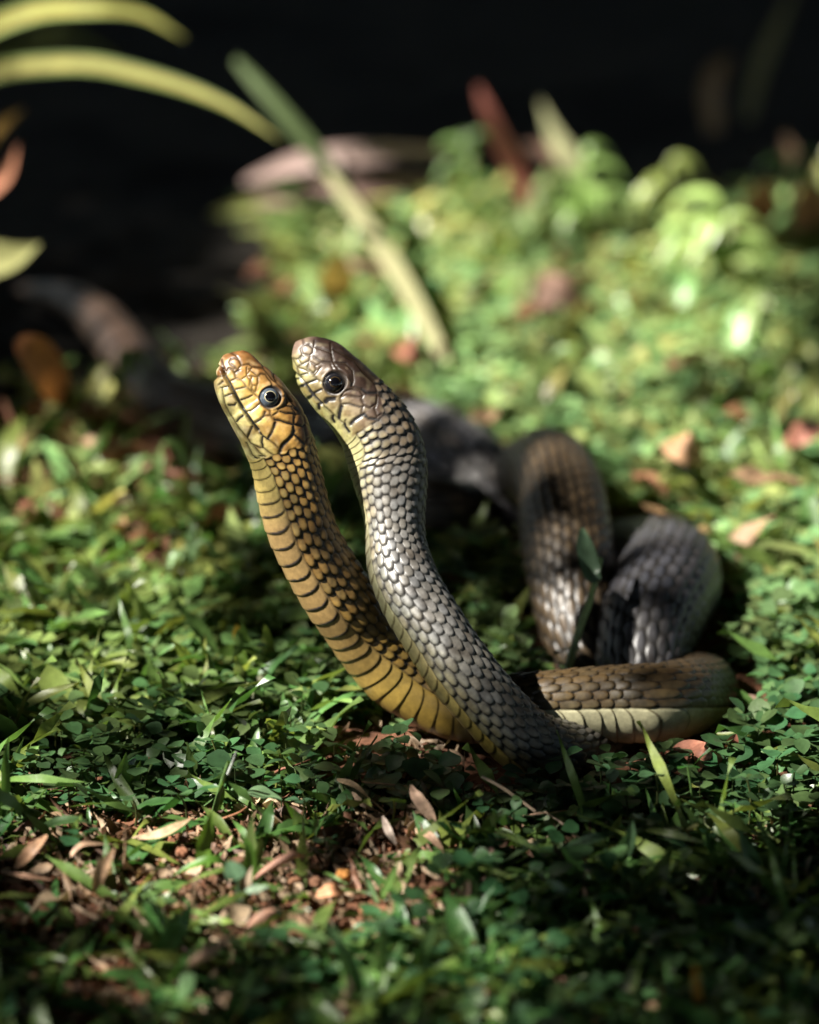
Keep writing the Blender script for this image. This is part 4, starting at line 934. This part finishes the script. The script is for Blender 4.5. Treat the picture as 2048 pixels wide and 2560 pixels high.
dead('pinkish leaf lying far back on the sunlit lawn', [(1320,740,.012),(1380,730,.022),(1480,770,.012)], 90, (.27,.16,.12), up=(0,-1,.5))
dead('orange-brown upright leaf in the shade at the left', [(170,1010,.004),(130,950,.03),(80,880,.055),(40,850,.062)], 100, (.36,.14,.05), up=(.5,-1,.2), cols=7)
dead('pale dead leaf lying long across the shade in the far centre', [(610,455,.02),(760,405,.045),(940,385,.05),(1180,385,.03)], 58, (.24,.17,.15), up=(0,-.9,.45), cols=7)
dead('brown dead leaf under the long pale one in the far centre', [(640,505,.01),(800,485,.022),(950,470,.024),(1110,455,.014)], 52, (.16,.10,.085), up=(0,-.9,.45), cols=7)
dead('brown leaf standing blurred near the right edge behind the lawn', [(1890,580,.002),(1895,520,.03),(1915,450,.06)], 100, (.26,.1,.06), up=(0,-1,.3))
dead('orange tan leaf at the right edge behind the lawn', [(2040,590,.004),(2020,520,.03),(2010,460,.06)], 110, (.5,.25,.12), up=(0,-1,.3))

def plant(name, label, cat, root, leaves, mat=M_LEAF):
    rt = G(*root) * np.array([1, 1, 0]); e = empty(name, rt, label, cat)
    for pts, w, col, k in leaves:
        P3 = [W(a, b, d) for a, b, d in pts]
        v, f, c = ribbon([rt] * 0 + P3, px2m(w, P3[len(P3) // 2]), col, **{**dict(rows=30, cols=7), **k}); mk_at('leaf', v, f, mat, c, e)
    return e
wl = lambda u: np.clip(1.0 - u ** 3, 0, 1) * .97 + .03
plant('strap_leaved_plant', 'strap-leaved plant reaching in from the upper left with long arching striped leaves', 'plant', (-420, 900), [
    ([(-420,900,2.3),(-330,450,2.3),(-120,220,2.3),(160,160,2.28),(380,195,2.26),(560,260,2.24),(700,350,2.22)], 56, (.26,.22,.06), dict(wfun=wl, up=(0,-.8,.6), stripe=(.10,.14,.04))),
    ([(-420,900,2.3),(-300,350,2.32),(-100,120,2.32),(60,38,2.32),(220,22,2.3),(350,35,2.3),(460,95,2.3)], 56, (.30,.24,.06), dict(wfun=wl, up=(0,-.8,.6), stripe=(.2,.26,.08))),
    ([(-420,900,2.3),(-300,420,2.42),(-100,240,2.42),(30,120,2.42),(180,90,2.42),(300,150,2.42)], 48, (.10,.12,.03), dict(wfun=wl, up=(0,-.8,.6))),
    ([(-420,900,2.3),(-250,600,2.25),(-90,440,2.25),(-10,330,2.25),(60,270,2.25)], 60, (.5,.3,.08), dict(up=(0,-.8,.6))),
    ([(-420,900,2.3),(-250,640,2.2),(-80,500,2.2),(10,440,2.2),(45,360,2.2)], 66, (.45,.2,.12), dict(up=(.3,-.9,.4))),
    ([(-420,900,2.3),(-250,740,2.15),(-80,660,2.15),(30,640,2.15),(100,610,2.15)], 120, (.30,.30,.12), dict(up=(0,-1,.3)))], M_STRAP)
plant('hanging_leaf_plant', 'long narrow leaf bending down from the dark onto the sunlit lawn', 'plant', (1130, 900), [
    ([(960,560,2.34),(900,520,2.34),(800,390,2.33),(690,260,2.33),(590,150,2.34)], 46, (.07,.10,.04), dict(wfun=lambda u: np.sin(np.pi*np.clip(u*.9+.05,0,1))**.5, up=(-.6,-.7,.35))),
    ([(1130,930,2.19),(1060,790,2.22),(985,660,2.26),(900,540,2.30),(820,430,2.33)], 54, (.25,.24,.13), dict(wfun=lambda u: np.sin(np.pi*np.clip(u*.85+.1,0,1))**.6, up=(-.6,-.7,.35)))], M_STRAP)
plant('red_leaved_shoot', 'red-pink leaf pointing up out of the shade behind the lawn', 'plant', (1330, 560), [
    ([(1330,560,2.43),(1300,440,2.42),(1240,320,2.41),(1195,215,2.41)], 58, (.25,.085,.065), dict(up=(-.6,-.8,.1), wfun=lambda u: np.sin(np.pi*np.clip(u*.9+.08,0,1))**.7))])
plant('pale_shoot', 'pale green leaf standing right of the red-pink leaf', 'plant', (1480, 560), [
    ([(1480,520,2.45),(1440,420,2.44),(1390,340,2.44),(1350,250,2.44)], 66, (.33,.33,.18), dict(up=(-.6,-.8,.1))),
    ([(1470,520,2.46),(1400,400,2.45),(1340,370,2.45),(1300,360,2.45)], 40, (.22,.13,.1), dict(up=(.2,-1,.3)))])
plant('dark_stalk_plant', 'dim leaf hanging at the top right corner in the dark', 'plant', (1880, 420), [
    ([(1870,300,2.6),(1900,180,2.6),(1950,60,2.6),(2000,-60,2.6)], 46, (.14,.14,.07), dict(up=(-.6,-.8,.1)))])
plant('dim_brown_shoot', 'dim brown and green leaf tips at the upper right in the dark', 'plant', (1800, 330), [
    ([(1790,330,2.6),(1780,230,2.6),(1800,170,2.6),(1830,140,2.6)], 60, (.2,.13,.07), dict(up=(-.6,-.8,.1)))])
# herbs of the lawn edge that catch the light
def herb(px, py, w, label, col, n=6, h=.04, seed=0):
    rt = G(px, py) * np.array([1, 1, 0]); e = empty('broad_leaf_herb', rt, label, 'herb')
    rr = np.random.RandomState(seed)
    for q in range(n):
        a = rr.uniform(0, 6.28); l = px2m(w, rt) * rr.uniform(.3, .62); e1 = rt + [0, 0, h * rr.uniform(.4, 1)]
        dvec = np.array([math.cos(a), .6 * math.sin(a), 0])
        v, f, c = ribbon([rt, e1 + dvec * l * .1, e1 + dvec * l * .6 + [0, 0, .004], e1 + dvec * l - [0, 0, .006]], l * .30, np.array(col) * rr.uniform(.8, 1.2), rows=12, up=(0, -.3, 1),
                         wfun=lambda u: np.where(u < .25, .08, np.sin(np.pi * np.clip((u - .25) / .75, 0.02, .99) ** .8) ** .8))
        mk_at('leaf', v, f, M_LAWN, c, e)
herb(1450, 640, 250, 'bright pale broad-leaved herb at the back edge of the lawn, right of the pale shoot', (.22,.34,.10), 14, .055, 1)
herb(1660, 640, 210, 'yellow-green herb between the two brightest herbs at the back of the lawn', (.28,.34,.10), 12, .05, 2)
herb(1800, 760, 300, 'brightest broad-leaved herb right of centre at the back of the lawn', (.30,.42,.13), 18, .05, 3)
herb(1170, 560, 170, 'small grey-green herb at the back left of the lawn', (.12,.2,.06), 10, .045, 4)
herb(1930, 1075, 130, 'bright yellow-green rounded herb near the right edge of the lawn', (.2,.34,.06), 6, .03, 5)
herb(300, 1120, 170, 'green herb on the dim earth bank at the left', (.10,.16,.03), 6, .045, 6)
herb(480, 1480, 130, 'pale-leaved herb left of the yellow snake, catching the sun', (.22,.34,.16), 6, .026, 7)
herb(400, 1330, 170, 'thin pale herb at the foot of the earth bank', (.14,.22,.07), 5, .04, 8)
herb(1970, 640, 220, 'dim green herb at the right edge behind the lawn', (.05,.11,.03), 7, .05, 9)

# the stalk and leaf between the coils
e = empty('stalked_leaf', G(1405, 1690) * [1, 1, 0], 'thin green stalk with a leaf standing between the coils of the snakes', 'plant')
v, f, c = tube([W(1408, 1720, 1.83), W(1440, 1600, 1.83), W(1475, 1500, 1.83), W(1502, 1395, 1.835)], .0019, .0011, (.22, .30, .12), 7, 16); mk_at('stem', v, f, M_LEAF, c, e)
v, f, c = ribbon([W(1500, 1450, 1.828), W(1478, 1430, 1.828), W(1462, 1370, 1.832), W(1455, 1320, 1.836)], .0085, (.05, .085, .05), up=(.4, -1, .1), wfun=lambda u: np.sin(np.pi * np.clip(u * .95 + .03, 0, 1)) ** .7); mk_at('leaf', v, f, M_LEAF, c, e)

# clods of earth
for (a, b, r_, lab, col_) in ((737,2200,17,'rounded brown clod of earth, leftmost of three in a row on the patch',(.20,.10,.055)), (790,2205,17,'brown clod of earth, middle one of three in a row on the patch',(.17,.085,.05)), (858,2188,19,'orange-brown clod of earth, rightmost of three in a row on the patch',(.34,.15,.04)), (455,2130,15,'small dark clod of earth left of the upright blades',(.2,.09,.05))):
    p = G(a, b, .002); s_ = px2m(r_, p)
    v, f = blob((0, 0, 0), (s_, s_, s_ * .8), a, 18, .3)
    o = mk('earth_clod', v, f, M_SOIL, np.array(col_) * (.6 + .8 * vnoise(v, 900))[:, None]); o.location = p
    tag(o, lab, 'clod', 'clods of earth on the bare patch')

# ------------------------------------------------------------------ shrub mass in the dark behind, and the unseen tree shaped to throw the dappled shade
def in_poly(x, y, poly):
    r = np.zeros(x.shape, bool); n = len(poly)
    for i in range(n):
        x1, y1 = poly[i]; x2, y2 = poly[(i + 1) % n]
        c = ((y1 > y) != (y2 > y)) & (x < (x2 - x1) * (y - y1) / (y2 - y1 + 1e-12) + x1)
        r ^= c
    return r
LAWN = [(690,660),(760,600),(860,560),(1000,540),(1120,480),(1300,500),(1450,510),(1560,560),(1680,530),(1800,600),(1930,660),(1950,880),(2120,980),(2300,1000),(2400,2000),(1960,1880),(1850,1830),(1830,1650),(1840,1400),(1500,1080),(1250,1150),(1020,980),(900,890),(780,860),(715,780)]
def lit_ground(px, py):
    v = in_poly(px, py, LAWN) * 1.0
    hole = lambda cx, cy, rx, ry, a=1: a * np.exp(-(((px - cx) / rx) ** 2 + ((py - cy) / ry) ** 2) ** 2)
    v = v * (1 - hole(1840, 960, 170, 70, .9)) * (1 - hole(1960, 860, 110, 60, .7)) * (1 - hole(1560, 690, 60, 50, .7)) * (1 - hole(2010, 1050, 90, 70, .8))
    add = lambda cx, cy, rx, ry, a: a * np.exp(-(((px - cx) / rx) ** 2 + ((py - cy) / ry) ** 2) ** 2)
    nz = vnoise(np.stack([px, py * 2.2, px * 0], -1), 1 / 85.0)
    nz = sst(.35, .6, nz)
    ss = np.maximum.reduce([add(250,1620,500,190,1.0)*(.7+.3*nz), add(200,1330,400,190,1.0)*(.55+.45*nz), add(150,1160,300,120,.9)*(.35+.65*nz),
        add(420,1880,470,130,.95)*(.3+.7*nz), add(480,2110,560,110,1.0)*(.5+.5*nz), add(1000,2360,240,170,.9)*(.3+.7*nz), add(850,2190,330,80,.95),
        add(980,2520,330,120,.8)*(.3+.7*nz), add(300,2290,360,110,.8)*nz, add(1560,2130,420,90,.25)*nz, add(1350,1560,150,90,.15), add(1330,2020,190,70,.5), add(1560,2270,560,330,.10), add(100,2450,420,160,.3), add(1980,1900,140,100,.9), add(620,1960,130,60,.9), add(110,800,60,40,.0)])
    dk = (1 - hole(1130, 1895, 360, 62)) * (1 - hole(740, 1640, 150, 130, .75)) * (1 - hole(560, 1190, 130, 120, .8)) * (1 - hole(1150, 1640, 90, 90, .5)) * (1 - hole(1650, 2150, 300, 60, .5))
    return np.clip(np.maximum(v, ss) * dk, 0, 1)

# a frame across the sun's rays: every point slides along the ray to a place (a, b)
EA = np.cross(TOSUN, [0, 0, 1]); EA /= np.linalg.norm(EA); EB = np.cross(EA, TOSUN)
RES, EXT = .006, 2.4
NG = int(2 * EXT / RES)
M0 = np.zeros((NG, NG)); Wt = np.zeros((NG, NG))
def cell(P): return np.clip(((P @ EA + EXT) / RES).astype(int), 0, NG - 1), np.clip(((P @ EB + EXT) / RES).astype(int), 0, NG - 1)
PX, PY = np.meshgrid(np.arange(-500, 2560, 7.0), np.arange(-60, 2900, 3.0))
t_ = (PY - 1280) * KPX; d_ = (CAM_H - .012) / (SP + t_ * CP)
GP = CAM + d_[..., None] * (AF + ((PX - 1024) * KPX)[..., None] * AX - t_[..., None] * AU)
val = lit_ground(PX, PY)
ia, ib = cell(GP.reshape(-1, 3)); np.add.at(M0, (ia, ib), val.ravel()); np.add.at(Wt, (ia, ib), 1)
def blur(a, k):
    for _ in range(k):
        a = (a + np.roll(a, 1, 0) + np.roll(a, -1, 0) + np.roll(a, 1, 1) + np.roll(a, -1, 1)) / 5
    return a
M0 = blur(M0, 2) / np.maximum(blur(Wt, 2), 1e-6)
M0[blur(Wt, 2) < 1e-5] = 0
def stamp(C, r, v, soft=0.004):
    """let (v=1) or keep out (v=0) the sun on a ball at C"""
    global M0
    a0, b0 = C @ EA, C @ EB; k = int((r + 3 * soft) / RES) + 2
    i0, j0 = int((a0 + EXT) / RES), int((b0 + EXT) / RES)
    I, J = np.meshgrid(np.arange(i0 - k, i0 + k + 1), np.arange(j0 - k, j0 + k + 1), indexing='ij')
    d = np.hypot(I * RES - EXT - a0, J * RES - EXT - b0)
    w = sst(r + soft, r - soft * .3, d)
    M0[I, J] = M0[I, J] * (1 - w) + v * w
def along(sn_, t0, t1, v, ext=1.15):
    k = np.where((sn_['t'] >= t0) & (sn_['t'] <= t1))[0][::14]
    for i in k: stamp(sn_['C'][i], sn_['r'][i] * ext, v)
along(snG, 30, 37, 0.06, 1.0); along(snG, 37, 44.5, 0.05, 1.05); along(snY, 30.5, 42, 0.05, 1.0)
along(snY, 24.8, 29.5, .34, 1.0); along(snG, 25.5, 29, 0)
for q, rr in ((W(1778, 1365, 1.91), .012), (W(1395, 1120, 1.94), .010), (W(1600, 1360, 1.93), .006), (W(1475, 1270, 1.91), .006), (W(230, 800, 2.45), .022), (W(100, 930, 2.3), .02),
              (W(1235, 320, 2.41), .03), (W(1430, 410, 2.44), .03), (W(2020, 510, 2.45), .03), (G(850, 385, .05), .035), (G(1050, 380, .04), .035), (G(950, 380, .05), .035), (G(740, 400, .045), .02), (G(640, 430, .03), .025)):
    stamp(q, rr, .85)
stamp(W(565,900,1.752),.022,1.0); stamp(W(760,880,1.772),.018,.9); along(snY, 0, 22.3, 1.0, 1.25); along(snG, 0, 12, .68, 1.0); along(snG, 11.5, 23, 1.0, 1.3)
for pts in ([(160,160,2.28),(270,172,2.27),(380,195,2.26),(470,225,2.25),(560,260,2.24),(640,300,2.23)], [(20,45,2.32),(120,30,2.31),(220,22,2.3),(290,28,2.3),(360,40,2.3),(440,85,2.3)],
            [(1100,880,2.2),(1060,790,2.22),(1020,720,2.24),(985,660,2.26),(945,600,2.28)], [(860,470,2.335),(800,390,2.33),(740,320,2.33)], [(10,640,2.15),(60,630,2.15)], [(0,400,2.2)]):
    for p in pts: stamp(W(*p), .02, 1.0)

NLF = 100000
a_, b_ = R.uniform(-1.1, 1.9, NLF), R.uniform(-1.5, 1.5, NLF)
ii_, jj_ = ((a_ + EXT) / RES).astype(int), ((b_ + EXT) / RES).astype(int)
MB = M0
mx = np.maximum.reduce([MB[np.clip(ii_ + di, 0, NG - 1), np.clip(jj_ + dj, 0, NG - 1)] for di in (-3, 0, 3) for dj in (-3, 0, 3)])
mc = MB[ii_, jj_]
farh = blur(M0, 120)[ii_, jj_] < .004
pk = (1 - np.clip(.45 * mx + .55 * mc, 0, 1)) ** 1.7 * np.where(farh, .8, 1)
keep = R.uniform(0, 1, NLF) < pk
farh = farh[keep]; a_, b_ = a_[keep], b_[keep]; n = len(a_)
hh_ = R.uniform(1.15, 1.75, n)        # height of the leaf above the ground
base = a_[:, None] * EA + b_[:, None] * EB
tl = (hh_ - base[:, 2]) / TOSUN[2]
lp = base + tl[:, None] * TOSUN
T_CAN = leaf_template(3, 2, lambda u: .55 * np.sin(np.pi * np.clip(u * .92 + .06, 0, 1)) ** .7, .15, .1)
T_CAN = (T_CAN[0] - [0, .5, 0], T_CAN[1])
tree = empty('unseen_shade_tree', (-2.5, -2.5, 0), 'unseen leafy tree overhead, its crown shaped to throw the dappled shade', 'tree')
def crown_leaves(pos, size, nm):
    n = len(pos)
    Rm = frames(n, R.uniform(0, 6.28, n), R.normal(0, .35, n), R.normal(0, .4, n))
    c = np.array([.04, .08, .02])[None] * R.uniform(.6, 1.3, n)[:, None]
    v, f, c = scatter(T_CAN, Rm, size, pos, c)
    return mk_at(nm, v, f, M_CANOPY, c, tree)
cl = crown_leaves(lp, R.uniform(.028, .05, n) * np.where(farh, 2, 1), 'crown'); tag(cl, kind='stuff')  # leaves kept only where the light mask wants shade
# outer crown and shrubs: unseen foliage added all round to cut sky light
n = 34000
ox, oy = R.uniform(-6, 6, n), R.uniform(-6, 7, n)
oz = 2.0 + R.uniform(0, .9, n)
P_ = np.stack([ox, oy, oz], -1)
A_, B_ = P_ @ EA, P_ @ EB
k = ~((A_ > -1.15) & (A_ < 1.95) & (B_ > -1.55) & (B_ < 1.55))
P_ = P_[k]; n = len(P_)
co = crown_leaves(P_, R.uniform(.18, .34, n), 'sky_block_crown'); tag(co, kind='stuff')  # added leaves out of view, holding back sky light
v, f, c = tube([(-2.5, -2.5, -.05), (-2.45, -2.45, .8), (-2.35, -2.3, 1.6), (-2.2, -2.0, 2.5)], .16, .09, (.10, .075, .055), 16, 24); mk_at('trunk', v, f, M_BARK, c, tree)
for q, (pts, r0, r1) in enumerate((([(-2.35,-2.3,1.6),(-2.0,-1.8,1.75),(-1.7,-1.45,1.8)], .05, .02), ([(-1.7,-1.45,1.8),(-1.5,-.6,1.7),(-1.4,.4,1.65)], .008, .004), ([(-2.2,-2.1,2.3),(-2.6,-.6,2.6),(-2.6,1.2,2.8)], .04, .015), ([(-2.2,-2.0,2.4),(-1.2,-2.3,2.5),(.2,-2.6,2.6)], .05, .02))):
    v, f, c = tube(pts, r0, r1, (.10, .075, .055), 8, 12); mk_at('limb', v, f, M_BARK, c, tree)

def shrub(x, y, rx, ry, h, n, label, sd):
    rr = np.random.RandomState(sd); e = empty('shrub', (x, y, 0), label, 'shrub')
    d = rr.normal(0, 1, (n, 3)); d /= np.linalg.norm(d, axis=1)[:, None]; rad_ = rr.uniform(.35, 1, n)[:, None] ** .5
    p = d * rad_ * np.array([rx, ry, h / 2]) + np.array([x, y, h / 2])
    p = p[p[:, 2] > .03]; n = len(p)
    Rm = frames(n, rr.uniform(0, 6.28, n), rr.normal(-.3, .4, n), rr.normal(0, .5, n))
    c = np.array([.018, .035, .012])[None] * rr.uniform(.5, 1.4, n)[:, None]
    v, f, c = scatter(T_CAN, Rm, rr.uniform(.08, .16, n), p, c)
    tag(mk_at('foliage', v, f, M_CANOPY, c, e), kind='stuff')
    for q in range(5):
        a = q * 1.26; v, f, c = tube([(x, y, -.05), (x + .3 * rx * math.cos(a), y + .3 * ry * math.sin(a), h * .4), (x + .6 * rx * math.cos(a), y + .6 * ry * math.sin(a), h * .8)], .02, .008, (.06, .045, .035), 6, 8)
        mk_at('stem', v, f, M_BARK, c, e)
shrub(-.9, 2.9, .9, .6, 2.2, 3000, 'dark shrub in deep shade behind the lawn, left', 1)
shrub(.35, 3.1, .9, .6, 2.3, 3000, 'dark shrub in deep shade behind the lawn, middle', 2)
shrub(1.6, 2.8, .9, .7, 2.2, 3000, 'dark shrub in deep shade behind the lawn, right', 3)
for q_, (x_, y_) in enumerate(((-2.4, 1.9), (-3.2, .2), (-3.0, -1.9), (-1.9, -3.6), (0.2, -4.1), (2.2, -3.4), (3.1, -1.6), (3.2, .4), (2.9, 1.9))):  # ring of unseen shrubs, added to close off sky light at the sides
    shrub(x_, y_, 1.15, 1.15, 2.5, 2600, 'dark shrub added out of view to block sky light, %s' % ('left behind', 'left', 'left of the camera', 'left of and behind the camera', 'straight behind the camera', 'right of and behind the camera', 'right of the camera', 'right', 'right behind')[q_], 10 + q_)
